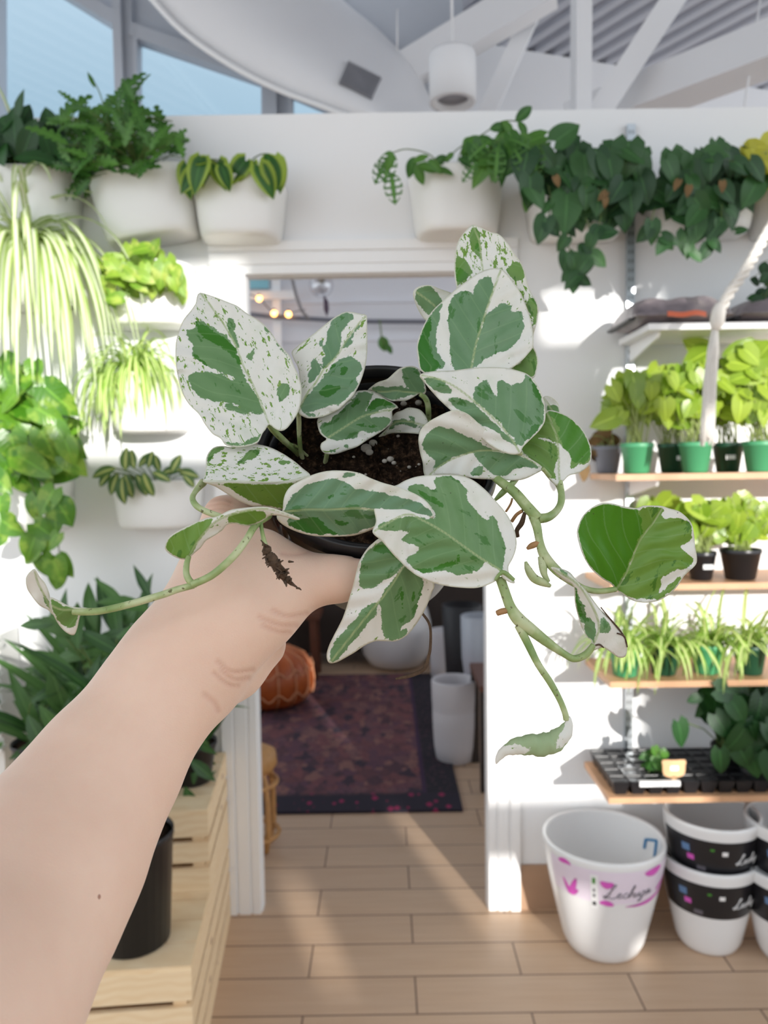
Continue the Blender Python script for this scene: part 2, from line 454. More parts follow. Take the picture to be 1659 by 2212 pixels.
def strap(mb, rnd, base, d, L, W, droop, seed, steps=14):
    """arching ribbon leaf falling under its own weight"""
    pos = Vector(base); d = d.normalized(); rows = []; ats = []
    us, ws = WT['strap']
    for i in range(steps + 1):
        u = i / steps
        sd = d.cross(ZUP)
        if sd.length < .05: sd = Vector((1, .3, 0))
        sd.normalize(); n = sd.cross(d)
        w = W / 2 * float(np.interp(u, us, ws))
        for v in (-1, 0, 1):
            rows.append(pos + sd * (v * w) + n * (.35 * abs(v) * w)); ats.append((u, v, seed))
        d = (d + Vector((0, 0, -droop / steps))).normalized(); pos = pos + d * (L / steps)
    fs = [(i * 3 + j, i * 3 + j + 1, i * 3 + j + 4, i * 3 + j + 3) for i in range(steps) for j in range(2)]
    mb.add(rows, fs, 0, True, ats)
def spider(mb, rnd, crown, n, L, W, droop=(1.6, 3.2), lift=(.3, 1.2), yb=(-1, .15), xb=(-1, 1)):
    for i in range(n):
        d = Vector((rnd.uniform(*xb), rnd.uniform(*yb), rnd.uniform(*lift)))
        strap(mb, rnd, Vector(crown) + Vector((rnd.uniform(-.03, .03), rnd.uniform(-.03, .01), 0)), d, rnd.uniform(*L), rnd.uniform(*W), rnd.uniform(*droop), rnd.random())
def vine(st, mb, rnd, pts, Y, size, kind='heart', gap=45, rad=.0018, aspect=.8, angs=(60, 120)):
    """a trailing stem through photo points with alternating leaves"""
    c = crom([(p[0], p[1], p[2] if len(p) > 2 else Y) for p in pts], 8)
    P = [at(q[0], q[1], q[2]) for q in c]
    st.tube(P, rad, 5)
    acc = 0; side = 0
    for i in range(1, len(c)):
        acc += math.hypot(c[i][0] - c[i - 1][0], c[i][1] - c[i - 1][1])
        if acc > gap or i == len(c) - 1:
            acc = 0; side ^= 1
            s = rnd.uniform(*size)
            leaf_px(mb, rnd, c[i][0], c[i][1], s, angs[side] + rnd.gauss(0, 15), c[i][2] - .012, kind, aspect, .5, .2, .4)

# ------------------------------------------------------------------ pots
def wall_planter(parent, cx, ytop, ybot, w, tilt=0, depth=.15, Yw=WALL, wb=.72):
    """half-round bucket hung flat against the wall; cx, ytop, ybot, w in photo pixels"""
    Yf = Yw - depth * .55
    c = at(cx, ytop, Yf); b = at(cx, ybot, Yf); h = c.z - b.z; W = w * Yf / FPX
    Rm = Matrix.Rotation(R(tilt), 3, 'Y')
    org = Vector((c.x, Yw - .004, c.z))
    def ring(s, z, dep, inset=0):
        pts = []
        for k in range(25):
            a = math.pi * k / 24
            ca, sa = math.cos(a), math.sin(a)
            x = (abs(ca) ** .62) * (1 if ca > 0 else -1) * (W / 2 * s - inset); y = -(abs(sa) ** .62) * (dep - inset)
            pts.append(org + Rm @ Vector((x, y, z)))
        return pts
    out = []
    prof = [(.62, 0), (.76, .012), (.83, .05), (.865, .12), (.90, .30), (.935, .55), (.97, .8), (1.0, 1.0)]
    for s, t in prof:
        out.append(ring(s, -h * (1 - t), depth * (.4 + .6 * s)))
    out.append(ring(1.0, .004, depth)); out.append(ring(1.0, .004, depth, .007))
    out.append(ring(.98, -.02, depth, .007)); out.append(ring(.95, -.035, depth * .97, .007))
    mb = MB(); mb.loft(out, True, True)
    part(mb, 'pot', M_PLANTER, parent)
    mb = MB(); r1 = ring(.955, -.028, depth * .97, .006); cc = sum(r1, Vector()) / len(r1)
    mb.add(r1 + [cc + Vector((0, 0, .008))], [(i, (i + 1) % 25, 25) for i in range(25)])
    part(mb, 'soil', M_SOIL, parent)
    return org + Rm @ Vector((0, -depth * .5, -.02)), h, W
def hung(name, cx, ytop, ybot, w, label, cat, group=None, tilt=0, depth=.15, wb=.72):
    b = at(cx, ybot, WALL - depth * .5)
    t = thing(name, Vector((b.x, WALL - .01, b.z)), label, cat, group)
    crown, h, W = wall_planter(t, cx, ytop, ybot, w, tilt, depth, WALL, wb)
    return t, crown
def foliage(t, mb, mat, st=None, stm=None, name='foliage'):
    o = part(mb, name, mat, t, True)
    if st is not None and st.v: part(st, 'stem', stm or M_VINE, t)
    return o
def round_pot(parent, c, r, h, mat, rb=.72, lip=.012, n=28, soil=True, wall=.003, soilmat=None, sd=.012, name='pot'):
    M = Matrix.Translation(c); mb = MB()
    mb.lathe([(r * rb * .9, 0), (r * rb, .003), (r * (rb + (1 - rb) * .85), h - lip - .001), (r * .985 + .0005, h - lip), (r, h - lip + .001), (r, h - .0015), (r - .001, h), (r - wall, h - .001), (r - wall - .001, h - sd), (r * .8, h - sd - .004)], n, M)
    o = part(mb, name, mat, parent)
    if soil:
        mb = MB(); mb.lathe([(.0005, h - sd + .005), (r * .5, h - sd + .003), (r - wall - .0005, h - sd)][::-1], n, M)
        part(mb, 'soil', soilmat or M_SOIL, parent)
    return o
# ------------------------------------------------------------------ setting
mb = MB(); mb.box((0, 1.3, -.02), (14, 15.4, .04)); struct(mb.build('floor', M_FLOOR, org=(0, 0, 0)))
TH = .045
DX0, DX1, DZ = at(551, 1270, WALL).x - .004, at(1049, 1400, WALL).x + .004, at(780, 594, WALL).z + .004
XC = [0]
mb = MB()
mb.bx(-3.2, DX0, WALL, WALL + TH, 0, at(830, 243, WALL).z); mb.bx(DX1, 3.4, WALL, WALL + TH, 0, at(830, 243, WALL).z); mb.bx(DX0, DX1, WALL, WALL + TH, DZ, at(830, 243, WALL).z)
struct(mb.build('wall_partition', M_WALL))
def casing(x0, x1, z0, z1, horiz=False):
    mb = MB()
    if not horiz:
        w = x1 - x0
        for a, b, d in ((0, .22, .016), (.22, .3, .011), (.3, .62, .018), (.62, .7, .012), (.7, 1, .022)):
            mb.bx(x0 + a * w, x0 + b * w, WALL - d, WALL + .001, z0, z1)
    else:
        w = z1 - z0
        for a, b, d in ((0, .22, .016), (.22, .3, .011), (.3, .62, .018), (.62, .7, .012), (.7, 1, .022)):
            mb.bx(x0, x1, WALL - d, WALL + .001, z0 + a * w, z0 + b * w)
    return mb
o = casing(DX0, DX0 - .112, 0, DZ + .0).build('trim_1', M_TRIM); struct(o)
o = casing(DX1, DX1 + .102, 0, DZ + .0).build('trim_2', M_TRIM); struct(o)
o = casing(DX0 - .112, DX1 + .102, DZ, DZ + .1, True).build('trim_3', M_TRIM); struct(o)
mb = MB(); mb.bx(DX0 - .003, DX0 + .004, WALL + .001, WALL + TH - .001, 0, DZ); mb.bx(DX1 - .004, DX1 + .003, WALL + .001, WALL + TH - .001, 0, DZ); mb.bx(DX0, DX1, WALL + .001, WALL + TH - .001, DZ - .004, DZ + .003)
struct(mb.build('door_1', M_TRIM))
mb = MB(); mb.bx(DX1 + .104, 3.4, WALL - .012, WALL - .0005, 0, .148); struct(mb.build('baseboard_right', M_BASETILE))
mb = MB(); mb.bx(-3.2, DX0 - .114, WALL - .012, WALL - .0005, 0, .148); struct(mb.build('baseboard_left', M_BASETILE))

# back room: far wall, side walls
FAR = 6.6
mb = MB(); mb.bx(-3.2, 3.4, FAR, FAR + .1, 0, 3.9)
for z in (2.2, 2.52, 2.84): mb.bx(-3.2, 3.4, FAR - .02, FAR, z, z + .02)
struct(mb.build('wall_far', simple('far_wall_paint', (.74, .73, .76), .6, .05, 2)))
mb = MB(); mb.bx(-3.3, -3.2, WALL + .12, FAR, 0, .9); struct(mb.build('wall_left', M_WALL))
mb = MB(); mb.bx(3.4, 3.5, WALL + .12, FAR, 0, .9); struct(mb.build('wall_right', M_WALL))
# things on the far wall seen above the plant through the doorway
FW = FAR - .05
def facebox(mb, x0, y0, x1, y1, Y, th, m=0):
    a, b = at(x0, y0, Y), at(x1, y1, Y)
    mb.bx(min(a.x, b.x), max(a.x, b.x), Y, Y + th, min(a.z, b.z), max(a.z, b.z), m)
mb = MB(); facebox(mb, 533, 590, 580, 622, FW, .04)
m_sky = simple('pale_blue_glass', srgb(150, 205, 215), .2)
struct(mb.build('window_5', m_sky))
mb = MB(); facebox(mb, 586, 560, 611, 900, FW - .06, .05); struct(mb.build('trim_4', M_TRIM))
mb = MB(); facebox(mb, 500, 629, 640, 645, FW - .1, .04); tag(mb.build('wall_rail', M_TRIM), 'white rail running across the far wall behind the fairy lights', 'rail')
mb = MB(); mb.tube([at(500, 674, FW - .12), at(590, 684, FW - .12), at(760, 694, FW - .12), at(1050, 696, FW - .12)], .02, 8)
tag(mb.build('curtain_rod', simple('dark_grey_metal', (.16, .16, .19), .5)), 'long dark grey rod across the far wall seen through the doorway', 'rod')
t = thing('fairy_lights', at(560, 645, FW - .16), 'string of three glowing warm bulbs on a dark cord in the back room', 'string lights')
mb = MB(); mb.tube(crom([tuple(at(*p, FW - .16)) for p in ((520, 628), (560, 645), (578, 664), (592, 676), (608, 682), (623, 677), (660, 668))], .02), .004, 6); part(mb, 'cord', M_BLACK, t)
for p in ((560, 645), (592, 677), (623, 679)):
    mb = MB(); mb.ball(at(*p, FW - .165), .026, 6); bu = part(mb, 'bulb', M_GLOW, t)
    mb = MB(); mb.tube([at(p[0], p[1] - 6, FW - .163), at(p[0], p[1] - 10, FW - .163)], .012, 6); part(mb, 'socket', M_BLACK, bu)
t = thing('hanging_glass_bulb', at(697, 660, FW - .5), 'clear glass pendant bulb with a dark drop hanging inside the doorway', 'pendant')
mb = MB(); mb.ball(at(694, 616, FW - .5), .095, 8); part(mb, 'glass', M_BULB, t)
mb = MB(); mb.ball(at(694, 604, FW - .5), .03, 6); mb.tube([at(694, 604, FW - .5), at(694, 520, FW - .5)], .006, 6); part(mb, 'fitting', simple('brass_fitting', srgb(120, 100, 60), .4), t)
mb = MB(); mb.tube([at(700, 640, FW - .5), at(704, 652, FW - .5), at(705, 668, FW - .5), at(706, 682, FW - .5)], [.006, .018, .022, .004], 8); part(mb, 'drop', simple('dark_drop', srgb(70, 50, 70), .4), t)
t = thing('twig', at(640, 640, FW - .4), 'thin bare twig slanting in front of the far wall', 'twig')
mb = MB(); mb.tube([at(628, 590, FW - .4), at(640, 640, FW - .4), at(652, 672, FW - .4), at(668, 690, FW - .4)], .014, 6); part(mb, 'stem', simple('grey_bark', (.25, .23, .23), .8), t)
t = thing('hanging_leaf_plant', at(828, 770, FW - .3), 'small green leaf hanging on the far wall just above the black pot', 'plant')
mb = MB(); rnd = random.Random(3)
leaf_px(mb, rnd, 824, 726, 34, 75, FW - .3, 'oval', .7); leaf_px(mb, rnd, 834, 742, 26, 60, FW - .3, 'oval', .5)
st = MB(); st.tube([at(820, 690, FW - .3), at(824, 726, FW - .3), at(832, 745, FW - .3)], .006, 5)
foliage(t, mb, L_MID, st)

# ceiling: ribbed metal deck, gable wall, fascia, roof members
ZD = 4.85
rd = Vector((-.545, .84, 0)).normalized(); rs = Vector((rd.y, -rd.x, 0))
mb = MB(); pitch = .16; prof = [(0, 0), (.055, 0), (.075, .05), (.125, .05), (.145, 0)]
o0 = Vector((.85, 6.4, ZD)); rows0 = []; rows1 = []
for k in range(-48, 46):
    for a, z in prof:
        off = k * pitch + a
        q = o0 + rs * off
        te = (5.5 - q.y) / rd.y                       # stops at the window wall on the left, at the gable on the right
        if (q + rd * te).x > .25: te = ((q - Vector((.2, 6.25, 0))).dot(Vector((.30, -.954, 0)))) / -(rd.dot(Vector((.30, -.954, 0))))
        rows0.append(q + rd * -7.5 + ZUP * z); rows1.append(q + rd * te + ZUP * z)
mb.loft([rows0, rows1], False, False, 0, False)
mb.box((.5, 2.75, ZD + .12), (12, 5.5, .04)); mb.box((3.3, 7.0, ZD + .12), (6.2, 3, .04))
o = mb.build('ceiling', M_DECK); struct(o)
g0, g1 = at(850, 60, 6.35), at(1900, 260, 7.0)
gd = Vector((.954, .30, 0))
a = Vector((.2, 6.2, 0)); b = a + gd * 4.5
nrm = Vector((-gd.y, gd.x, 0)) * .1
mb = MB(); mb.prism([Vector((a.x, a.y, 3.2)), Vector((b.x, b.y, 3.2)), Vector((b.x, b.y, ZD + .0)), Vector((a.x, a.y, ZD + .0))],
                    [Vector((a.x, a.y, 3.2)) + nrm, Vector((b.x, b.y, 3.2)) + nrm, Vector((b.x, b.y, ZD)) + nrm, Vector((a.x, a.y, ZD)) + nrm])
mb2 = MB(); struct(mb.build('wall_gable', M_CEIL))
mb = MB(); mb.prism([Vector((a.x, a.y, ZD - .002)) + nrm * .6, Vector((b.x, b.y, ZD - .002)) + nrm * .6, Vector((b.x, b.y, ZD + .1)) + nrm * .6, Vector((a.x, a.y, ZD + .1)) + nrm * .6], [Vector((a.x, a.y, ZD - .002)) + nrm, Vector((b.x, b.y, ZD - .002)) + nrm, Vector((b.x, b.y, ZD + .1)) + nrm, Vector((a.x, a.y, ZD + .1)) + nrm])
struct(mb.build('trim_8', M_DARK))  # added dark strip: shade in the open deck flutes put into its colour
def member(name, p0, p1, Y0, Y1, w, d, label):
    mb = MB(); mb.bar(at(*p0, Y0), at(*p1, Y1), w, d)
    return tag(mb.build(name, M_CEIL), label, 'roof beam', 'white roof members above the partition wall')
member('roof_post', (1256, -60), (1254, 300), 4.4, 4.4, .085, .14, 'white vertical roof post standing above the partition wall')
member('roof_brace', (1480, -40), (1270, 280), 4.55, 4.55, .13, .16, 'white slanting roof brace meeting the foot of the vertical post')
member('roof_beam', (1780, 60), (1240, 268), 4.0, 5.2, .2, .24, 'thick white roof beam rising to the right above the soil bags')
member('roof_brace', (1175, -30), (1040, 270), 5.6, 5.6, .12, .16, 'thinner white slanting brace between the drum lamp and vertical post')
member('roof_beam', (1190, -30), (860, 168), 5.3, 5.6, .22, .2, 'white roof beam running from the curved fascia up over the drum lamp')
# curved fascia
lo = crom([(200, -150), (330, -5), (400, 68), (500, 138), (600, 190), (700, 228), (790, 262)], 30)
hi = crom([(520, -170), (690, -60), (740, 0), (800, 48), (850, 95), (900, 150), (950, 262)], 30)
K = 24
def samp(c, t):
    f = t * (len(c) - 1); i = min(int(f), len(c) - 2); return c[i] * (1 - (f - i)) + c[i + 1] * (f - i)
fr = []; bk = []
for i in range(K + 1):
    p, q = samp(lo, i / K), samp(hi, i / K); r_ = []; r2 = []
    for j in range(9):
        s = j / 8; x = p + (q - p) * s
        Y = 4.95 + .55 * s - .28 * math.sin(math.pi * s)
        r_.append(at(x[0], x[1], Y)); r2.append(at(x[0], x[1], Y) + Vector((0, .12, .05)))
    fr.append(r_ + r2[::-1])
mb = MB(); mb.loft(fr, True, True)
tag(mb.build('curved_fascia', M_CEIL), 'wide white curved ceiling fascia sweeping down beside the high windows', 'ceiling fascia')
mb = MB(); mb.tube([at(x[0] - 3, x[1] + 2, 4.93) for x in lo], .018, 8); struct(mb.build('trim_5', M_TRIM))
VL = []
for i in range(81):
    for j in range(41):
        p, q_ = samp(lo, i / 80), samp(hi, i / 80); s = j / 40; x = p + (q_ - p) * s; VL.append((x[0], x[1], 4.95 + .55 * s - .28 * math.sin(math.pi * s)))
def fY(p): return min(VL, key=lambda v: (v[0] - p[0]) ** 2 + (v[1] - p[1]) ** 2)[2]
t = thing('air_vent', at(778, 174, 4.95), 'grey slatted air vent grille set in the curved white fascia', 'vent')
q = [(752, 132), (824, 168), (803, 213), (732, 178)]
mb = MB(); Q = [at(*p, fY(p) - .03) for p in q]; mb.prism(Q, [p + Vector((0, .03, 0)) for p in Q]); part(mb, 'backing', simple('vent_shadow_grey', (.2, .2, .22), .6), t)
mb = MB()
for i in range(11):
    s = (i + .5) / 11; p, q2 = Q[0].lerp(Q[1], s), Q[3].lerp(Q[2], s)
    mb.bar(p + Vector((0, -.008, 0)), q2 + Vector((0, -.008, 0)), .008, .012)
part(mb, 'slats', simple('vent_grey', (.36, .36, .38), .5), t)
t = thing('drum_lamp', at(978, 228, 4.2), 'white drum shaped ceiling lamp hanging above the partition wall', 'lamp')
cl = at(978, 222, 4.2); rr = 49 * 4.2 / FPX
mb = MB(); mb.lathe([(rr * .72, .03), (rr * .72, 0), (rr, 0), (rr, .235), (rr * .96, .25), (.001, .25)], 32, Matrix.Translation(cl)); part(mb, 'shade', M_CEIL, t)
mb = MB(); mb.lathe([(.001, .028), (rr * .71, .028), (rr * .71, .04), (.001, .04)], 24, Matrix.Translation(cl)); part(mb, 'diffuser', simple('unlit_lamp_diffuser', (.35, .35, .38), .4), t)
mb = MB(); mb.tube([cl + ZUP * .25, Vector((cl.x, cl.y, ZD))], .008, 6); part(mb, 'rod', M_CEIL, t)
for (p0, p1, Y, lab) in (((1648, -40), (1598, 300), 4.3, 'thin white hanging wire at the right above the partition wall'), ((858, 20), (858, 110), 5.0, 'short thin white wire hanging from the deck near the drum lamp')):
    mb = MB(); mb.tube([at(*p0, Y), at(*p1, Y)], .006, 6); tag(mb.build('hanging_wire', M_CEIL), lab, 'wire')

# high windows
YW = 5.6
def window(n, pane, bars):
    mb = MB(); P = [at(*p, YW + .03) for p in pane]; mb.prism(P, [p + Vector((0, .008, 0)) for p in P]); w = mb.build('window_%d' % n, M_PANE); struct(w)
    mb = MB()
    for p0, p1, wd in bars: mb.bar(at(*p0, YW), at(*p1, YW), wd * YW / FPX, .12)
    f = part(mb, 'window_frame', M_FRAME, w)
window(1, [(-300, -260), (-40, -120), (250, 60), (250, 300), (-300, 300)], [((-40, -134), (262, 54), 26), ((-300, -274), (-40, -134), 26), ((0, -200), (2, 300), 10)])
window(2, [(297, 84), (573, 176), (573, 300), (297, 300)], [((286, 72), (590, 176), 26), ((297, 60), (297, 300), 8), ((571, 165), (571, 300), 7)])
window(3, [(627, 202), (820, 285), (627, 300)], [((612, 186), (860, 292), 24), ((629, 200), (629, 300), 8)])
for i, (xa, xb) in enumerate(((249, 297), (573, 628))):
    mb = MB(); a_, b_ = at(xa, -60 if i == 0 else 120, YW), at(xb, 300, YW); mb.bx(a_.x, a_.x + (b_.x - a_.x) * .5, YW - .1, YW + .1, b_.z, a_.z + .4 * (i == 0))
    mb.bx(a_.x + (b_.x - a_.x) * .5, b_.x, YW - .04, YW + .1, b_.z, a_.z + .4 * (i == 0)); struct(mb.build('trim_%d' % (6 + i), M_FRAME))
a_ = at(-300, 251, YW); b_ = at(900, 251, YW)
mb = MB(); mb.bx(-3.2, b_.x, YW - .06, YW + .12, at(600, 555, YW).z, a_.z - .16); struct(mb.build('wall_window', M_WALL))
# wall above the window heads, behind the fascia
mb = MB(); P = [at(*p, YW + .02) for p in ((-300, -290), (-40, -145), (262, 42), (590, 164), (860, 282), (1000, 262), (1000, -300), (-300, -600))]
mb.prism(P, [p + Vector((0, .1, 0)) for p in P]); struct(mb.build('wall_bulkhead', M_FRAME))

# unseen blocker added behind the camera; openings cut to shape the sun patches
SUN = Vector((-.34, 1, -.23))
YB = -6.0; K_ = WALL - YB
def wl(px): return at(px, 1000, WALL).x
def wz(py): return at(830, py, WALL).z
rects = []   # openings given as what they light on the partition wall: x0,x1,z0,z1
rects.append((wl(-260), wl(533), wz(985), wz(572)))
rects.append((wl(1168), wl(1420), wz(745), wz(640)))
rects.append((wl(1300), wl(1760), wz(1480), wz(800)))
rects.append((.27, wl(1298), wz(1735), wz(1000)))
rects.append((.225, .46, -.04, .17))
rects.append((-.345, -.225, -.09, .045))
rects.append((wl(-260), wl(60), wz(1420), wz(1000)))
rects.append((wl(1300), wl(1390), wz(1740), wz(1485)))
rects.append((wl(1235), wl(1290), wz(2000), wz(1960)))
def tb(r): return (r[0] - SUN.x * K_, r[1] - SUN.x * K_, r[2] - SUN.z * K_, r[3] - SUN.z * K_)
H = [tb(r) for r in rects]
xs = sorted({-1.5, 7.5} | {h[0] for h in H} | {h[1] for h in H}); zs = sorted({0, 7.4} | {h[2] for h in H} | {h[3] for h in H})
mb = MB()
for i in range(len(xs) - 1):
    run = None
    for j in range(len(zs) - 1):
        cx_, cz_ = (xs[i] + xs[i + 1]) / 2, (zs[j] + zs[j + 1]) / 2
        hole = any(h[0] < cx_ < h[1] and h[2] < cz_ < h[3] for h in H)
        if not hole and run is None: run = zs[j]
        if hole and run is not None: mb.bx(xs[i], xs[i + 1], YB, YB + .03, run, zs[j]); run = None
    if run is not None: mb.bx(xs[i], xs[i + 1], YB, YB + .03, run, zs[-1])
struct(mb.build('sun_gobo', M_WALL))
# ------------------------------------------------------------------ the held plant
PC = at(815, 967, .47)
PA = Vector((0, .767, -.642)).normalized()          # pot axis, rim to base
PN = Vector((0, -PA.z * -1, 0))                     # replaced below
PN = Vector((0, PA.z, -PA.y)).normalized()          # across the pot towards the viewer
PR = .0735; PH = .118
PM = Matrix((( 1, PN.x, -PA.x, PC.x), (0, PN.y, -PA.y, PC.y), (0, PN.z, -PA.z, PC.z), (0, 0, 0, 1)))
hero = thing('variegated_pothos', PC + PA * PH, 'white and green variegated plant in a black nursery pot held up by a hand', 'potted plant')
mb = MB()
mb.lathe([(PR - .003, -.012), (PR - .0035, -.001), (PR - .001, 0), (PR + .0005, -.001), (PR + .0012, -.012), (PR - .0015, -.0125), (PR - .004, -.014), (PR - .005, -.022)], 72, PM, cap=False)
part(mb, 'pot_rim', M_POT, hero)
mb = MB()
mb.lathe([(PR - .0045, -.008), (PR - .003, -.013), (.054, -PH + .004), (.051, -PH), (.049, -PH + .003)], 72, PM, cap=False)
mb.lathe([(.0005, -PH + .003), (.0495, -PH + .003), (.0495, -PH + .0045), (.0005, -PH + .0045)], 72, PM)
part(mb, 'pot', M_POTB, hero)
rnd = random.Random(11)
mb = MB(); n_r, n_a = 26, 72; vs = [PM @ Vector((0, 0, -.016))]; fs = []
for i in range(1, n_r + 1):
    r_ = (PR - .0055) * i / n_r
    for j in range(n_a):
        a = 2 * math.pi * j / n_a
        vs.append(PM @ Vector((r_ * math.cos(a), r_ * math.sin(a), -.017 + rnd.gauss(0, .0011) - .004 * (i / n_r) ** 4)))
for j in range(n_a): fs.append((0, 1 + j, 1 + (j + 1) % n_a))
for i in range(n_r - 1):
    for j in range(n_a):
        a = 1 + i * n_a + j; b = 1 + i * n_a + (j + 1) % n_a
        fs.append((a, a + n_a, b + n_a, b))
mb.add(vs, fs); part(mb, 'soil', M_SOIL, hero)
def on_soil(px, py, lift=0):
    r = ray(px, py); p0 = PC + PA * (.016 - lift)
    return CAM + r * ((p0 - CAM).dot(PA) / r.dot(PA))
mb = MB()
for px, py, r_ in ((791, 968, .0036), (806, 957, .0028), (798, 977, .0026), (831, 996, .0018), (843, 992, .0024), (851, 1000, .0016), (872, 872, .0022), (904, 870, .0024), (884, 1009, .0013), (764, 987, .001), (860, 942, .0012), (790, 1025, .0009), (830, 940, .0009), (905, 1003, .001), (722, 935, .0009), (700, 960, .0008)):
    mb.ball(on_soil(px, py, .001), r_, 5, 0, (1, .9, .8))
part(mb, 'perlite', M_PERL, hero)['kind'] = 'stuff'

def m_hero(name, pale=False):
    t = NT(name)
    gr, dk, rib, edge, lu, lv, flk, tone = [t.attr(k) for k in ('green', 'dark', 'rib', 'edge', 'lu', 'lv', 'fleck', 'tone')]
    co_ = t.coord('Object')
    jag = t.math('SUBTRACT', t.noise(co_, 190, 4, .62), .5)
    jag2 = t.math('SUBTRACT', t.noise(co_, 560, 3, .6), .5)
    g = t.math('ADD', gr, t.math('ADD', t.math('MULTIPLY', jag, 15), t.math('MULTIPLY', jag2, 7)))
    gm = t.step(g, -.6, .6)
    # flecks drawn out along the leaf
    cv = t.new('ShaderNodeCombineXYZ'); t.l.new(t.math('MULTIPLY', lu, .055), cv.inputs[0]); t.l.new(t.math('MULTIPLY', lv, .125), cv.inputs[1]); t.l.new(t.attr('ls'), cv.inputs[2])
    fn = t.noise(cv.outputs[0], 1.0, 3, .66)
    fbig = t.noise(cv.outputs[0], .22, 2)
    fthr = t.math('SUBTRACT', .69, t.math('MULTIPLY', flk, .125))
    fl = t.step(t.math('ADD', fn, t.math('MULTIPLY', t.math('SUBTRACT', fbig, .5), .14)), fthr, t.math('ADD', fthr, .02))
    fl = t.math('MULTIPLY', fl, t.step(flk, .01, .1))
    cream = t.mix(t.noise(co_, 45, 3), (.80, .79, .70), (.86, .86, .83))
    # faint pale-green clouding in the cream
    cream = t.mix(t.math('MULTIPLY', t.step(t.noise(co_, 70, 4), .56, .75), .22), cream, (.50, .62, .42))
    sage = t.mix(t.noise(co_, 55, 3), srgb(98, 136, 102), srgb(126, 162, 130))
    viv = t.mix(t.noise(co_, 55, 3), srgb(96, 142, 44), srgb(132, 166, 70))
    green = t.mix(tone, sage, viv)
    # darker and lighter sectors inside the green
    sec = t.step(t.noise(cv.outputs[0], .3, 4, .6), .60, .63)
    green = t.mix(t.math('MULTIPLY', sec, .75), green, t.mix(tone, srgb(64, 122, 52), srgb(60, 112, 22)))
    dkm = t.step(t.math('ADD', dk, t.math('ADD', t.math('MULTIPLY', jag, 20), t.math('MULTIPLY', jag2, 8))), -.6, .6)
    green = t.mix(dkm, green, t.mix(tone, srgb(54, 116, 44), srgb(78, 138, 24)))
    if pale: green = t.mix(t.noise(co_, 90, 3), srgb(150, 176, 130), srgb(184, 200, 160))
    # side veins
    w = t.math('SINE', t.math('SUBTRACT', t.math('MULTIPLY', lu, .16), t.math('MULTIPLY', t.math('ABSOLUTE', lv), .13)))
    green = t.mix(t.math('MULTIPLY', t.step(w, .93, 1.0), .16), green, srgb(160, 190, 140))
    c = t.mix(fl, cream, t.mix(t.noise(co_, 120, 2), srgb(104, 150, 48), srgb(140, 172, 84)))
    c = t.mix(gm, c, green)
    ribw = t.step(rib, 3.2, 1.2)
    c = t.mix(t.math('MULTIPLY', ribw, .8), c, srgb(176, 192, 140))
    em = t.step(t.math('ADD', edge, t.math('MULTIPLY', jag2, 4)), 3.0, 1.8)
    c = t.mix(em, c, (.72, .72, .60))
    spk = t.new('ShaderNodeTexVoronoi'); t.l.new(co_, spk.inputs[0]); spk.inputs['Scale'].default_value = 95
    c = t.mix(t.math('MULTIPLY', t.step(spk.outputs['Distance'], .045, .03), .6), c, srgb(70, 60, 44))
    t.set(c, .40)
    t.b.inputs['Specular IOR Level'].default_value = .35
    hgt = t.math('ADD', t.math('MULTIPLY', w, .25), t.math('ADD', t.math('MULTIPLY', t.noise(co_, 330, 3), .8), t.math('MULTIPLY', ribw, -1.2)))
    t.bump(hgt, .28, .0008)
    tl = t.new('ShaderNodeBsdfTranslucent'); mx = t.new('ShaderNodeMixShader'); mx.inputs[0].default_value = .22
    t.l.new(c, tl.inputs[0]); t.l.new(t.b.outputs[0], mx.inputs[1]); t.l.new(tl.outputs[0], mx.inputs[2]); t.l.new(mx.outputs[0], t.out.inputs[0])
    return t.mat
M_HERO = m_hero('variegated_leaf'); M_PALE = m_hero('pale_new_leaf', True)

def sdist(P, poly):
    """signed distance, positive inside (numpy)"""
    poly = np.array(poly, float); n = len(poly); d = np.full(len(P), 1e9); ins = np.zeros(len(P), bool)
    for i in range(n):
        a, b = poly[i], poly[(i + 1) % n]; ab = b - a
        t = np.clip(((P - a) @ ab) / max(ab @ ab, 1e-9), 0, 1)
        d = np.minimum(d, np.hypot(*(P - a - t[:, None] * ab).T))
        c = ((a[1] > P[:, 1]) != (b[1] > P[:, 1]))
        with np.errstate(divide='ignore', invalid='ignore'):
            xx = (b[0] - a[0]) * (P[:, 1] - a[1]) / (b[1] - a[1] if b[1] != a[1] else 1e-9) + a[0]
        ins ^= c & (P[:, 0] < xx)
    return np.where(ins, d, -d)
def ldist(P, line):
    """distance to a polyline, arc position, side"""
    line = np.array(line, float); d = np.full(len(P), 1e9); u = np.zeros(len(P)); sg = np.zeros(len(P)); acc = 0
    for i in range(len(line) - 1):
        a, b = line[i], line[i + 1]; ab = b - a; L = np.linalg.norm(ab)
        t = np.clip(((P - a) @ ab) / max(L * L, 1e-9), 0, 1)
        q = P - a - t[:, None] * ab; dd = np.hypot(*q.T); m = dd < d
        d = np.where(m, dd, d); u = np.where(m, acc + t * L, u); sg = np.where(m, np.sign(ab[0] * q[:, 1] - ab[1] * q[:, 0]), sg); acc += L
    return d, u, sg
def frame(ox, oy, s): return lambda L: [(ox + s * x, oy + s * y) for x, y in L]
C4 = frame(350, 580, 600 / 1659); C5 = frame(850, 460, 700 / 1659); C6 = frame(350, 980, 600 / 1659)
C7 = frame(850, 1000, 700 / 1659); CL = frame(620, 760, 340 / 1659); C8 = frame(1220, 1050, 439 / 1659); C10 = frame(0, 1200, 520 / 1659)
LEAFN = [0]
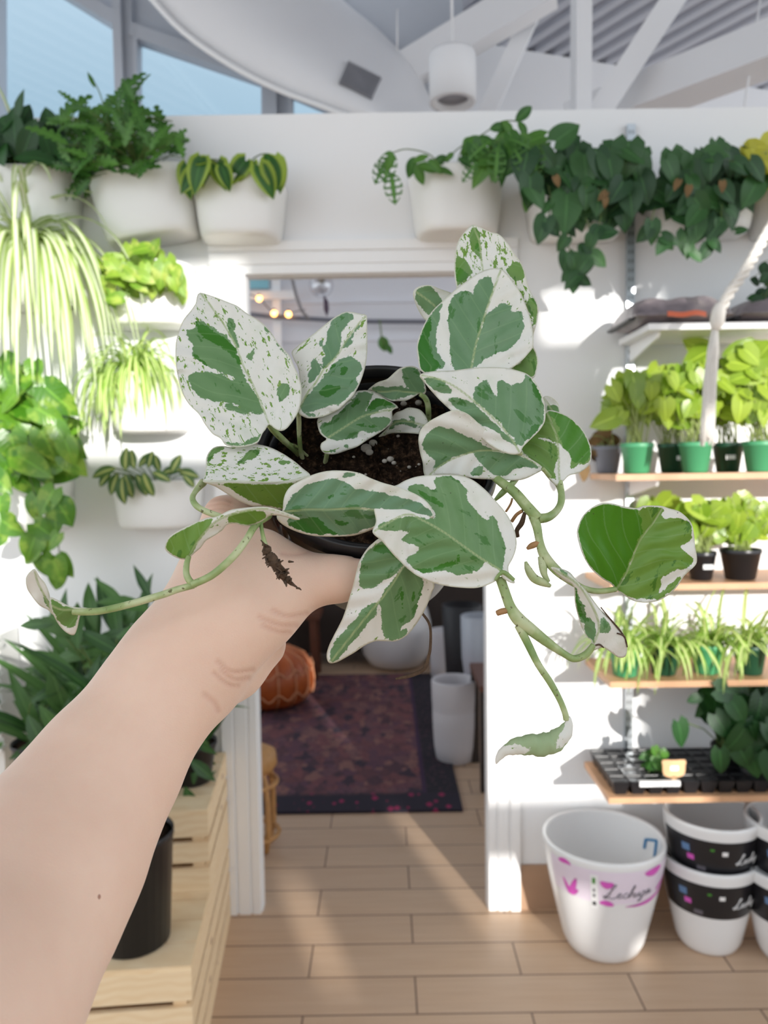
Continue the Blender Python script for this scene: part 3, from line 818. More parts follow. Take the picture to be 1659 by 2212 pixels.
def hleaf(sheets, label=None, name='leaf'):
    """a leaf from one or more traced sheets: dict(o outline, r midrib, g green areas, k dark areas, Y, gx, gy, fold, rip, fleck, tone, F frame, cup)"""
    mb_v, mb_f, A = [], [], {k: [] for k in ('green', 'dark', 'rib', 'edge', 'lu', 'lv', 'ls', 'fleck', 'tone')}
    for s in sheets:
        F = s['F']; out = np.array(crom(F(s['o']), 5, True)); rib = np.array(crom(F(s['r']), 6))
        x0, y0 = out.min(0); x1, y1 = out.max(0); sp = s.get('sp', 5.0)
        gx = []
        for j in range(int((y1 - y0) / (sp * .87)) + 2):
            for i in range(int((x1 - x0) / sp) + 2): gx.append((x0 + (i + .5 * (j & 1)) * sp, y0 + j * sp * .87))
        gx = np.array(gx); gx = gx[sdist(gx, out) > 2.4]
        pts = np.vstack([out, gx]); nb = len(out)
        r = geometry.delaunay_2d_cdt([Vector(p) for p in pts], [], [list(range(nb))], 1, 1e-4)
        V = np.array([tuple(p) for p in r[0]]); T = [tuple(f) for f in r[2]]
        rd_, u, sg = ldist(V, rib); ed = np.maximum(sdist(V, out), 0)
        g = np.full(len(V), -60.0)
        for poly in s.get('g', []): g = np.maximum(g, sdist(V, crom(F(poly), 6, True)))
        k = np.full(len(V), -60.0)
        for poly in s.get('k', []): k = np.maximum(k, sdist(V, crom(F(poly), 6, True)))
        cx_, cy_ = out.mean(0); X, Yp = (V[:, 0] - cx_) / 100, (V[:, 1] - cy_) / 100
        hw = max(rd_.max(), 1); f_ = rd_ / 100
        fold = s.get('fold', .006); cup = s.get('cup', 0.0)
        z = s['Y'] + s.get('gx', 0) * X + s.get('gy', 0) * Yp + fold * (f_ - .35 * f_ * f_) + cup * (rd_ / hw) ** 3
        z = z + s.get('gs', 0) * sg * f_
        rp = s.get('rip', .0012)
        z = z + rp * np.sin(u / 34 + 1.7 * sg + s.get('ph', 0)) * np.clip(rd_ / hw, 0, 1) ** 2 * 1.5
        z = z + .0007 * np.sin(u / 9.5 - rd_ * .12) * np.clip(rd_ / 20, 0, 1)
        o = len(mb_v)
        mb_v += [at(V[i, 0], V[i, 1], z[i]) for i in range(len(V))]
        mb_f += [tuple(q + o for q in f) for f in T]
        n = len(V); LEAFN[0] += 1
        for key, arr in (('green', g), ('dark', k), ('rib', rd_), ('edge', ed), ('lu', u), ('lv', rd_ * sg)): A[key] += list(map(float, arr))
        A['ls'] += [LEAFN[0] * 3.7] * n; A['fleck'] += [s.get('fleck', .3)] * n; A['tone'] += [s.get('tone', .2)] * n
    org = ORG[hero.name]
    me = bpy.data.meshes.new(name); me.from_pydata([tuple(v - org) for v in mb_v], [], mb_f); me.materials.append(M_HERO)
    # wind every face towards the camera
    me.polygons.foreach_set('use_smooth', [True] * len(me.polygons))
    for key, arr in A.items():
        a_ = me.attributes.new(key, 'FLOAT', 'POINT'); a_.data.foreach_set('value', arr)
    me.update()
    o = bpy.data.objects.new(name, me); COL.objects.link(o); o.parent = hero
    so = o.modifiers.new('Solidify', 'SOLIDIFY'); so.thickness = .0005; so.offset = 0
    ORG[o.name] = org
    if label: o['label'] = label
    return o

hleaf([dict(F=C4, Y=.458, gx=.004, gy=-.012, fold=-.010, fleck=.75, tone=.35, rip=.0015,
  o=[(228,145),(300,165),(380,195),(450,225),(510,270),(570,305),(625,350),(660,395),(690,440),(730,485),(765,525),(785,575),(815,640),(832,710),(830,790),(815,850),(785,905),(745,955),(715,970),(690,965),(665,950),(640,932),(618,962),(600,985),(580,1030),(550,1050),(490,1065),(420,1065),(375,1050),(350,1015),(300,985),(255,930),(220,870),(160,810),(120,740),(100,670),(85,590),(80,500),(85,430),(105,360),(130,305),(170,255),(200,210),(208,170)],
  r=[(640,930),(600,830),(545,700),(490,590),(440,460),(380,350),(300,235),(228,147)],
  g=[[(205,325),(235,312),(270,340),(300,350),(350,385),(385,405),(410,440),(440,490),(465,545),(475,600),(490,640),(520,690),(545,730),(580,790),(605,840),(605,865),(560,860),(480,840),(430,810),(370,800),(310,795),(255,780),(210,755),(180,720),(165,680),(155,650),(175,632),(215,620),(255,615),(300,625),(360,645),(420,665),(440,660),(400,640),(340,612),(270,588),(220,555),(185,530),(175,500),(185,460),(160,430),(150,390),(155,365),(200,350)],
     [(395,290),(440,330),(430,370),(450,420),(460,465),(445,468),(420,420),(400,380)],[(525,510),(552,478),(550,520),(530,555),(508,530)],[(700,700),(750,685),(760,720),(740,770),(715,800),(685,760),(690,725)],
     [(345,1025),(450,1045),(520,1025),(600,985),(560,1050),(480,1066),(372,1058)],[(375,815),(420,810),(480,835),(540,855),(600,866),(500,868),(440,858),(390,845)],[(610,350),(632,365),(628,395),(615,380)],[(640,360),(690,435),(735,495),(785,580),(755,540),(690,460)]],
  k=[[(200,330),(260,345),(330,385),(400,440),(455,530),(440,540),(370,480),(300,440),(230,400)],[(180,500),(260,560),(290,600),(220,570)],[(430,470),(470,560),(480,610),(450,560)]])])
hleaf([dict(F=C4, Y=.468, gx=-.002, gy=-.010, fold=.008, fleck=.8, tone=.1,
  o=[(1222,280),(1190,273),(1130,260),(1085,262),(1035,290),(980,330),(920,380),(860,425),(810,465),(775,500),(788,545),(812,590),(822,650),(822,720),(818,780),(815,860),(835,880),(865,893),(900,895),(950,888),(1000,870),(1060,840),(1100,800),(1140,760),(1170,710),(1195,650),(1215,580),(1225,510),(1226,420),(1225,340)],
  r=[(818,850),(860,760),(920,680),(970,600),(1040,530),(1100,430),(1160,350),(1222,280)],
  g=[[(1075,268),(1145,272),(1150,295),(1110,335),(1075,385),(1065,440),(1060,490),(1010,560),(965,600),(960,575),(970,530),(968,480),(985,430),(990,380),(1010,330),(1040,290)],[(905,540),(945,580),(945,625),(885,690),(875,650),(890,590)],
     [(825,835),(860,770),(930,690),(990,610),(1050,550),(1110,525),(1160,545),(1190,580),(1185,630),(1165,660),(1170,690),(1130,750),(1085,800),(1060,815),(980,830),(900,855),(850,860)],[(1190,315),(1140,385),(1100,440),(1075,478),(1110,470),(1150,425),(1130,430)],[(850,865),(925,870),(915,885),(870,885)],[(945,420),(962,440),(950,468),(935,445)]],
  k=[[(950,720),(1000,695),(1060,700),(1045,740),(980,765),(940,745)],[(960,600),(1040,575),(1000,615),(950,640)],[(1070,600),(1105,595),(1090,640),(1060,640)]])])
hleaf([dict(F=CL, Y=.472, gx=.006, gy=-.012, fold=.010, fleck=.55, tone=.25,
  o=[(1172,590),(1130,545),(1050,505),(980,460),(920,425),(850,408),(780,410),(735,420),(690,470),(600,560),(520,620),(440,660),(370,690),(325,705),(317,740),(325,790),(345,850),(380,890),(415,912),(408,932),(365,960),(352,1000),(365,1040),(400,1070),(470,1080),(540,1070),(640,1035),(740,1000),(830,940),(930,880),(1010,830),(1080,770),(1105,720),(1110,670),(1108,625),(1140,600)],
  r=[(425,910),(600,800),(780,690),(950,640),(1172,590)],
  g=[[(360,760),(440,750),(480,700),(540,640),(620,580),(700,500),(760,440),(850,430),(905,440),(890,490),(860,550),(825,620),(850,590),(900,520),(980,490),(1060,510),(1130,550),(1150,585),(1060,600),(980,620),(900,660),(885,690),(960,690),(1040,690),(1100,720),(1060,780),(1010,820),(920,850),(850,860),(790,830),(760,850),(720,910),(640,920),(540,935),(440,915),(380,880),(355,830)],[(460,1040),(520,1040),(500,1062),(462,1055)],[(600,985),(640,980),(635,1010),(605,1010)]],
  k=[[(860,520),(980,490),(1060,520),(1120,560),(1000,580),(900,620),(850,600)],[(700,770),(800,760),(900,780),(1020,760),(900,800),(780,785)],[(700,520),(780,470),(740,560),(680,600)]])])
hleaf([dict(F=CL, Y=.488, gx=-.002, gy=.004, fold=-.010, fleck=.2, tone=.2,
  o=[(850,405),(900,360),(960,320),(1050,290),(1120,230),(1180,180),(1250,155),(1310,148),(1370,165),(1400,200),(1430,280),(1460,360),(1465,420),(1440,450),(1400,440),(1330,480),(1250,515),(1150,520),(1110,520),(1040,495),(990,465),(940,440),(890,412)],
  r=[(1430,440),(1280,425),(1150,410),(1020,420),(860,406)],
  g=[[(1225,165),(1310,160),(1385,195),(1430,300),(1460,400),(1440,440),(1330,450),(1200,490),(1110,510),(1020,480),(890,405),(930,370),(990,360),(1060,380),(1150,360),(1230,370),(1280,385),(1235,330),(1220,240)]])])
hleaf([dict(F=CL, Y=.492, gx=0, gy=.004, fold=.008, fleck=.25, tone=.2,
  o=[(965,895),(1030,830),(1080,770),(1110,690),(1150,640),(1210,620),(1270,590),(1330,590),(1400,610),(1450,660),(1480,720),(1480,760),(1440,800),(1410,830),(1400,865),(1320,860),(1200,855),(1090,860),(1020,885)],
  r=[(1470,780),(1380,760),(1300,735),(1150,740),(970,890)],
  g=[[(1000,870),(1080,790),(1140,720),(1230,715),(1310,740),(1400,780),(1440,790),(1380,800),(1300,785),(1200,760),(1110,800)],[(1280,680),(1330,690),(1350,740),(1300,710)]])])
hleaf([dict(F=C4, Y=.428, gx=.003, gy=-.030, fold=0, fleck=.95, tone=.6, rip=.0008,
  o=[(885,1236),(840,1195),(780,1145),(700,1095),(630,1065),(560,1052),(480,1052),(420,1068),(370,1062),(320,1065),(285,1090),(265,1130),(262,1180),(255,1240),(245,1272),(300,1274),(400,1272),(520,1277),(650,1280),(760,1272),(830,1256)],
  r=[(245,1274),(400,1274),(520,1279),(650,1282),(760,1274),(885,1238)], g=[[(270,1100),(320,1072),(372,1065),(310,1120),(275,1160)],[(470,1140),(530,1090),(580,1085),(560,1130),(480,1165),(440,1170)],[(690,1150),(760,1150),(790,1165),(720,1172)],[(252,1215),(272,1210),(265,1250),(250,1265)]]),
  dict(F=C4, Y=.4225, gx=.003, gy=.030, fold=0, fleck=0, tone=1.0, rip=.0004,
  o=[(245,1272),(300,1274),(400,1272),(520,1277),(650,1280),(760,1272),(830,1256),(885,1236),(820,1272),(770,1310),(740,1370),(735,1430),(690,1440),(640,1422),(550,1420),(480,1395),(420,1362),(370,1332),(320,1302),(285,1288)],
  r=[(245,1274),(400,1274),(520,1279),(650,1282),(760,1274),(885,1238)],
  g=[[(330,1278),(520,1283),(650,1286),(760,1278),(850,1255),(770,1310),(735,1430),(640,1415),(560,1400),(480,1360),(400,1310)]])], 'cream and green leaf folded along its midrib beside the knuckle')
hleaf([dict(F=C4, Y=.396, gx=.002, gy=.012, fold=.014, fleck=.12, tone=.05, rip=.002,
  o=[(720,1442),(725,1390),(740,1340),(770,1300),(820,1270),(880,1240),(940,1220),(1000,1208),(1070,1207),(1130,1212),(1190,1225),(1250,1255),(1320,1280),(1390,1300),(1450,1320),(1510,1345),(1560,1375),(1600,1415),(1620,1460),(1622,1490),(1580,1486),(1530,1483),(1460,1486),(1400,1500),(1330,1525),(1250,1560),(1180,1585),(1110,1598),(1000,1600),(900,1595),(820,1575),(750,1545),(700,1510),(685,1480),(705,1465)],
  r=[(715,1455),(850,1440),(1000,1440),(1150,1430),(1250,1440),(1400,1455),(1622,1489)],
  g=[[(738,1425),(790,1350),(850,1300),(930,1270),(1020,1258),(1065,1265),(1120,1290),(1150,1310),(1230,1325),(1300,1335),(1400,1360),(1490,1380),(1560,1410),(1600,1450),(1615,1480),(1540,1465),(1440,1445),(1340,1440),(1240,1430),(1170,1440),(1250,1445),(1300,1465),(1320,1500),(1270,1540),(1190,1565),(1140,1585),(1080,1590),(950,1585),(850,1570),(780,1540),(750,1505),(790,1470),(730,1455)],[(1080,1245),(1110,1218),(1155,1225),(1120,1250)]],
  k=[[(760,1535),(830,1490),(920,1488),(980,1530),(1050,1592),(900,1592),(800,1568)],[(1030,1500),(1090,1515),(1130,1505),(1090,1535),(1040,1520)],[(990,1355),(1030,1350),(1010,1375),(985,1370)]])])
hleaf([dict(F=C7, Y=.402, gx=.006, gy=-.006, fold=.010, fleck=.05, tone=.4, rip=.0015,
  o=[(-70,150),(-20,125),(20,113),(60,90),(120,70),(200,62),(280,60),(340,65),(400,85),(460,130),(520,190),(570,250),(605,310),(625,370),(628,430),(610,490),(588,530),(592,565),(622,612),(600,614),(560,590),(545,572),(530,600),(480,625),(420,640),(340,638),(260,628),(180,605),(110,570),(60,530),(30,500),(0,470),(-60,400),(-107,355),(-90,300),(-100,220)],
  r=[(615,608),(540,545),(450,490),(350,420),(250,350),(150,295),(60,265),(-100,350)],
  g=[[(75,125),(110,105),(160,115),(210,130),(205,85),(240,68),(300,75),(345,100),(370,140),(380,190),(420,240),(470,290),(505,270),(530,310),(555,370),(570,440),(560,520),(560,565),(520,540),(470,510),(440,545),(350,575),(260,555),(170,565),(110,545),(65,495),(110,460),(140,435),(80,410),(40,390),(90,350),(-20,350),(-85,335),(-60,310),(0,290),(90,275),(210,285),(205,240),(160,200),(100,160)]],
  k=[[(80,535),(180,545),(240,520),(320,500),(330,470),(340,510),(260,540),(170,565),(110,548)],[(130,145),(200,175),(260,230),(220,215),(150,180)]])])
hleaf([dict(F=C6, Y=.412, gx=.004, gy=.010, fold=.012, fleck=.35, tone=.3, rip=.0015,
  o=[(1000,1250),(985,1225),(985,1190),(1000,1140),(1035,1070),(1080,980),(1110,890),(1140,790),(1160,710),(1180,640),(1220,575),(1260,535),(1310,505),(1420,520),(1560,640),(1625,775),(1610,830),(1575,920),(1530,1000),(1480,1065),(1440,1100),(1390,1120),(1330,1118),(1270,1120),(1210,1145),(1150,1185),(1090,1220),(1040,1245)],
  r=[(1500,600),(1430,690),(1380,770),(1330,840),(1280,900),(1190,1010),(1080,1150),(1002,1248)],
  g=[[(1300,530),(1230,580),(1195,650),(1180,740),(1190,800),(1250,800),(1330,760),(1420,690),(1480,600),(1400,520)],[(1500,640),(1560,770),(1545,830),(1530,900),(1500,980),(1440,1020),(1420,1060),(1390,1105),(1340,1100),(1315,1060),(1310,960),(1300,900),(1310,850),(1350,790),(1410,720),(1450,670)],
     [(1280,890),(1280,960),(1230,1010),(1200,1050),(1150,1110),(1090,1180),(1040,1230),(1005,1245),(1000,1200),(1030,1130),(1090,1060),(1150,990),(1210,920)],[(1455,1035),(1465,1060),(1440,1095),(1360,1118),(1350,1105),(1400,1080)]],
  k=[[(1300,540),(1420,600),(1440,660),(1360,600),(1260,580)],[(1430,820),(1445,860),(1435,920),(1425,870)],[(1500,800),(1510,850),(1490,880)]])])
hleaf([dict(F=C5, Y=.478, gx=.002, gy=-.008, fold=-.008, fleck=1.25, tone=.75,
  o=[(403,62),(370,90),(340,130),(320,180),(313,240),(312,310),(322,375),(345,470),(400,600),(480,720),(600,805),(650,830),(715,845),(735,800),(740,750),(730,710),(716,680),(718,620),(735,560),(742,490),(730,450),(705,410),(685,360),(672,300),(650,250),(620,210),(580,150),(540,110),(500,98),(440,72)],
  r=[(403,62),(440,150),(455,280),(500,450),(560,650),(620,820)],
  g=[[(320,225),(360,235),(400,290),(400,320),(370,340),(325,370),(315,300)],[(400,80),(440,100),(445,180),(450,250),(420,220),(390,140)],[(590,275),(630,250),(660,280),(672,320),(640,350),(600,330),(575,290)],[(680,460),(720,440),(740,500),(735,560),(717,590),(715,540),(690,510)],[(715,690),(738,740),(735,800),(715,842),(605,802),(650,760)]],
  k=[[(330,280),(380,310),(340,355),(320,350)],[(425,130),(440,190),(445,245),(425,200)]])])
hleaf([dict(F=C5, Y=.486, gx=0, gy=.004, fold=.006, fleck=.05, tone=.3,
  o=[(100,420),(110,390),(145,372),(190,370),(240,390),(300,412),(330,450),(300,520),(230,560),(170,552),(140,520),(115,470)],
  r=[(110,400),(180,450),(260,520)],
  g=[[(108,425),(120,390),(160,375),(200,385),(230,420),(248,455),(220,490),(190,525),(150,490),(115,450)]])])
hleaf([dict(F=C5, Y=.455, gx=.002, gy=-.010, fold=.012, fleck=.22, tone=.15, rip=.0016,
  o=[(550,288),(500,285),(440,305),(380,345),(320,390),(260,445),(210,490),(170,545),(140,610),(120,680),(125,740),(132,790),(150,815),(220,850),(320,860),(420,850),(540,830),(600,797),(650,762),(690,720),(712,690),(716,650),(712,600),(700,540),(680,480),(650,410),(610,350),(580,312)],
  r=[(390,830),(405,760),(420,680),(450,580),(475,500),(510,400),(550,290)],
  g=[[(490,330),(510,360),(505,400),(480,480),(460,550),(440,610),(420,690),(390,810),(320,810),(300,760),(290,700),(285,640),(283,580),(280,500),(300,440),(340,405),(380,400),(410,420),(415,380),(440,345)],[(560,460),(600,480),(610,510),(650,500),(668,545),(660,600),(640,650),(590,700),(530,720),(470,750),(400,800),(420,690),(445,610),(470,530),(500,500)],
     [(150,580),(200,510),(250,460),(235,530),(222,600),(220,690),(240,740),(258,790),(140,815),(122,700)]],
  k=[[(122,690),(150,600),(190,530),(200,560),(180,650),(200,740),(240,790),(140,812)]])])
hleaf([dict(F=C5, Y=.435, gx=.003, gy=-.006, fold=.012, fleck=.12, tone=.2, rip=.002,
  o=[(135,830),(200,812),(300,808),(400,795),(500,790),(580,795),(650,812),(690,830),(730,870),(760,930),(775,990),(776,1060),(750,1110),(700,1160),(662,1200),(645,1232),(600,1236),(540,1215),(470,1170),(400,1110),(340,1050),(270,990),(210,930),(160,870)],
  r=[(645,1225),(590,1140),(520,1060),(430,980),(330,900),(240,855),(135,830)],
  g=[[(440,870),(475,855),(500,900),(530,960),(525,890),(545,855),(600,880),(670,860),(680,820),(720,870),(755,930),(770,1000),(770,1060),(740,1110),(690,1160),(650,1195),(600,1140),(520,1050),(440,985),(410,950),(410,920)],[(285,950),(350,950),(420,985),(500,1060),(580,1140),(630,1190),(580,1170),(510,1110),(440,1080),(370,1040),(310,990)],[(160,845),(220,850),(280,880),(300,920),(240,920),(190,890)]],
  k=[[(690,830),(730,880),(760,950),(740,960),(710,900)],[(700,1100),(755,1080),(700,1150)]])])
hleaf([dict(F=C5, Y=.440, gx=.004, gy=.008, fold=-.008, fleck=.3, tone=.2, rip=.0015,
  o=[(170,1358),(155,1330),(150,1280),(135,1220),(128,1160),(140,1110),(180,1070),(230,1040),(280,1018),(320,1010),(380,1030),(450,1090),(540,1170),(620,1215),(700,1258),(764,1306),(720,1340),(660,1365),(600,1370),(520,1365),(420,1360),(330,1345),(250,1340),(200,1348)],
  r=[(765,1310),(650,1240),(500,1215),(400,1225),(300,1260),(230,1300),(170,1358)],
  g=[[(150,1170),(180,1120),(230,1095),(280,1100),(340,1125),(400,1150),(470,1190),(500,1210),(400,1225),(300,1255),(240,1300),(205,1310),(215,1270),(180,1240),(150,1200)],[(415,1230),(520,1220),(620,1235),(700,1270),(760,1310),(700,1305),(620,1310),(580,1345),(520,1340),(460,1300),(430,1260)],[(390,1340),(440,1290),(460,1320),(440,1345)]])])
hleaf([dict(F=C5, Y=.452, gx=.004, gy=-.006, fold=.010, fleck=.12, tone=.85,
  o=[(650,1200),(700,1150),(740,1090),(760,1040),(785,1012),(830,1015),(900,1045),(960,1100),(1000,1170),(1013,1230),(1000,1290),(950,1330),(900,1345),(867,1376),(835,1396),(800,1362),(750,1312),(690,1272),(655,1235)],
  r=[(850,1378),(845,1310),(845,1250),(835,1150),(810,1080),(785,1015)],
  g=[[(660,1190),(720,1150),(790,1170),(840,1200),(845,1250),(825,1310),(830,1370),(780,1335),(720,1280),(660,1220)],[(700,1160),(760,1060),(785,1020),(840,1020),(920,1060),(980,1130),(1010,1220),(995,1280),(940,1290),(905,1310),(910,1260),(870,1200),(845,1180),(770,1150)]],
  k=[[(785,1020),(840,1020),(920,1060),(980,1130),(1010,1220),(990,1270),(930,1280),(880,1210),(850,1150),(840,1085)]])])
hleaf([dict(F=C5, Y=.466, fold=.004, fleck=.1, tone=.5, o=[(765,945),(800,940),(840,970),(852,1010),(848,1060),(790,1070),(760,1010)], r=[(770,950),(840,1050)], g=[[(785,990),(835,985),(850,1020),(800,1030)]])])
hleaf([dict(F=C8, Y=.418, gx=-.004, gy=.004, fold=-.012, fleck=.05, tone=.95, rip=.0022,
  o=[(310,138),(400,145),(500,170),(590,180),(640,162),(740,160),(800,165),(850,182),(930,205),(1000,260),(1040,320),(1055,400),(1065,500),(1078,580),(1070,640),(1020,690),(970,740),(910,830),(830,900),(750,940),(660,952),(570,940),(500,900),(440,862),(415,850),(380,800),(300,750),(220,680),(160,590),(120,480),(100,380),(115,310),(150,240),(220,175)],
  r=[(415,850),(490,730),(540,620),(590,490),(640,400),(720,300),(800,175)],
  g=[[(310,140),(400,150),(500,172),(590,185),(600,230),(630,280),(635,380),(600,460),(560,560),(500,700),(420,830),(380,798),(300,748),(220,680),(160,590),(120,480),(102,380),(117,310),(150,240),(220,178)],[(605,225),(640,175),(740,165),(810,190),(780,240),(820,265),(900,260),(980,270),(1030,320),(1020,440),(940,490),(980,530),(1045,590),(1010,660),(870,700),(780,770),(790,800),(770,850),(770,900),(700,920),(590,920),(432,862),(506,700),(572,500)],[(750,925),(800,850),(950,740),(900,840),(820,900)]],
  k=[[(310,142),(400,150),(500,172),(585,185),(590,230),(620,280),(625,380),(590,460),(550,560),(490,690),(420,810),(380,796),(300,746),(222,678),(162,588),(122,480),(104,380),(119,310),(152,240),(222,180)]])], 'rounded glossy green leaf at the right with a cream margin')
L17 = hleaf([dict(F=C7, Y=.408, gx=.004, gy=.006, fold=.028, fleck=.03, tone=.35, rip=.002, sp=4,
  o=[(805,535),(850,540),(900,560),(935,600),(990,660),(1050,740),(1110,800),(1160,860),(1190,905),(1195,950),(1185,990),(1150,995),(1120,975),(1075,945),(1050,950),(1010,965),(975,982),(1003,940),(1015,910),(990,890),(960,830),(930,720),(922,630),(880,605),(840,570)],
  r=[(985,975),(1035,900),(1050,820),(1000,700),(930,610),(810,538)],
  g=[[(930,630),(960,700),(985,760),(985,800),(965,820),(940,740),(920,660)],[(990,790),(1020,800),(1040,840),(1035,890),(1015,930),(985,870),(980,820)],[(1070,790),(1110,850),(1060,870),(1055,830)],[(850,545),(900,570),(880,580)]],
  k=[[(928,632),(950,700),(965,760),(955,790),(940,740),(922,670)]])], 'half dried cream leaf curled along the right stem')
hleaf([dict(F=C10, Y=.3635, gx=.004, gy=.012, fold=.004, fleck=0, tone=.5, sp=4,
  o=[(240,95),(275,150),(310,190),(335,250),(345,290),(350,350),(370,410),(330,372),(270,340),(215,270),(185,220),(180,150),(210,110)], r=[(240,95),(260,180),(300,260),(365,405)], g=[[(280,220),(310,270),(350,370),(320,330),(285,260)]]),
  dict(F=C10, Y=.364, gx=.006, gy=.012, fold=.01, fleck=0, tone=.7, sp=4,
  o=[(345,290),(400,310),(460,340),(520,358),(600,362),(600,390),(560,402),(545,440),(535,490),(510,545),(460,530),(410,480),(370,410),(350,350)], r=[(600,375),(500,372),(420,370),(350,340)], g=[[(350,300),(440,340),(530,370),(520,470),(500,500),(430,480),(380,410)]])], 'shrivelled cream leaf at the far left end of the long stem')
hleaf([dict(F=C6, Y=.376, gx=.004, gy=.010, fold=.016, fleck=.35, tone=.95, rip=.001, sp=4,
  o=[(18,550),(40,500),(100,460),(180,420),(260,385),(330,375),(400,340),(480,325),(560,318),(640,320),(720,345),(822,386),(800,394),(720,372),(650,367),(620,385),(570,415),(500,430),(430,415),(385,425),(360,455),(310,490),(260,520),(230,560),(195,590),(175,610),(145,630),(100,625),(50,600),(22,575)],
  r=[(160,615),(230,500),(330,400),(480,345),(640,330),(820,388)],
  g=[[(18,550),(40,500),(100,460),(180,420),(300,385),(280,440),(230,500),(190,580),(145,628),(100,622),(50,598)],[(395,370),(480,345),(600,340),(620,380),(560,412),(500,425),(430,412),(390,400)]])], 'olive green twisted leaf beside the wrist')

def m_stem():
    t = NT('variegated_stem'); co_ = t.coord(); n = t.noise(t.coord('Object', (60, 60, 60)), 1, 3); n2 = t.noise(co_, 400, 2)
    c = t.ramp(n, [(.3, srgb(120, 150, 84)), (.5, srgb(160, 178, 118)), (.62, srgb(196, 204, 158))])
    c = t.mix(t.step(n2, .66, .72), c, srgb(110, 110, 70)); t.set(c, .4); t.bump(n2, .15, .0006)
    tl = t.new('ShaderNodeBsdfTranslucent'); mx = t.new('ShaderNodeMixShader'); mx.inputs[0].default_value = .12
    t.l.new(c, tl.inputs[0]); t.l.new(t.b.outputs[0], mx.inputs[1]); t.l.new(tl.outputs[0], mx.inputs[2]); t.l.new(mx.outputs[0], t.out.inputs[0]); return t.mat
M_STEM = m_stem()
def stem(F, pts, name='stem', mat=None, rough=0):
    """pts: x, y, depth, radius in photo pixels"""
    q = F([(p[0], p[1]) for p in pts]); c = crom([(a[0], a[1], p[2], p[3]) for a, p in zip(q, pts)], 4)
    mb = MB(); rr_ = random.Random(len(c))
    mb.tube([at(x[0] + rr_.gauss(0, rough * 6), x[1] + rr_.gauss(0, rough * 2), x[2]) for x in c], [max(.0003, x[3] * x[2] / FPX * (1 + rr_.gauss(0, rough))) for x in c], 10)
    if rough:
        for k in range(46):
            x = c[rr_.randrange(len(c) - 8)]; p = at(x[0] + rr_.gauss(0, x[3] * .6), x[1] + rr_.gauss(0, 5), x[2] - .001)
            mb.tube([p, p + Vector((rr_.gauss(0, .002), rr_.gauss(0, .002), rr_.gauss(-.001, .002)))], [.0007, .0003], 4)
    return part(mb, name, mat or M_STEM, hero)
# petioles in the pot
stem(C4, [(630,915,.455,6),(660,960,.458,7),(720,1020,.468,7),(790,1085,.485,6),(830,1130,.497,5)], 'petiole')
stem(C4, [(815,855,.467,5),(818,920,.47,5.5),(820,1000,.475,5),(830,1100,.485,5),(858,1195,.497,4)], 'petiole')
stem(C4, [(720,1040,.478,3),(800,1060,.48,3),(870,1120,.49,3),(960,1180,.497,3)], 'petiole')
stem(C4, [(1000,1030,.474,5),(985,1110,.480,5),(975,1160,.488,5),(968,1215,.496,5)], 'petiole')
stem(CL, [(1400,445,.488,5),(1450,480,.489,6),(1480,540,.492,6),(1490,620,.496,6),(1492,720,.506,6)], 'petiole')
stem(CL, [(1440,800,.492,4),(1480,760,.496,4),(1500,720,.504,4)], 'petiole')
stem(C5, [(620,825,.484,5),(640,950,.486,6),(600,1150,.480,6),(560,1350,.457,6)], 'petiole')
stem(C5, [(270,510,.488,4),(420,700,.494,5),(500,1000,.487,5),(540,1340,.458,5)], 'petiole')
stem(C5, [(390,822,.459,5),(430,950,.468,6),(500,1150,.468,6),(540,1350,.455,6)], 'petiole')
stem(C5, [(645,1226,.438,5),(655,1245,.450,5),(640,1340,.458,6),(600,1400,.447,6)], 'petiole')
stem(C5, [(765,1308,.443,4),(795,1345,.449,5),(840,1392,.452,5),(852,1430,.449,5)], 'petiole')
# left runner
stem(C6, [(640,372,.408,7),(560,425,.388,8),(500,520,.377,8),(420,620,.371,8.5),(300,725,.369,8.5),(180,782,.369,8.5)])
stem(C6, [(190,785,.370,7.5),(90,812,.369,7.5),(0,843,.368,8),(-188,898,.368,8),(-362,938,.366,8),(-470,944,.365,8.5),(-530,938,.365,9)])
stem(C6, [(160,615,.376,5.5),(147,660,.373,6.5),(146,720,.371,7),(170,765,.370,7.5),(210,785,.370,6)], 'petiole')
stem(C6, [(245,172,.427,9),(200,225,.416,6),(182,270,.408,6.5),(210,315,.402,7),(270,348,.400,7),(345,375,.400,7),(420,405,.400,6)], 'petiole')
stem(C6, [(590,415,.392,4.5),(600,480,.385,4.5),(615,545,.382,6)], 'root_stalk', M_STEM)
stem(C6, [(612,540,.382,5),(630,590,.382,9),(660,630,.382,13),(700,690,.383,12),(735,740,.384,7),(770,780,.385,4),(828,816,.386,1.2)], 'root', M_ROOT, .45)
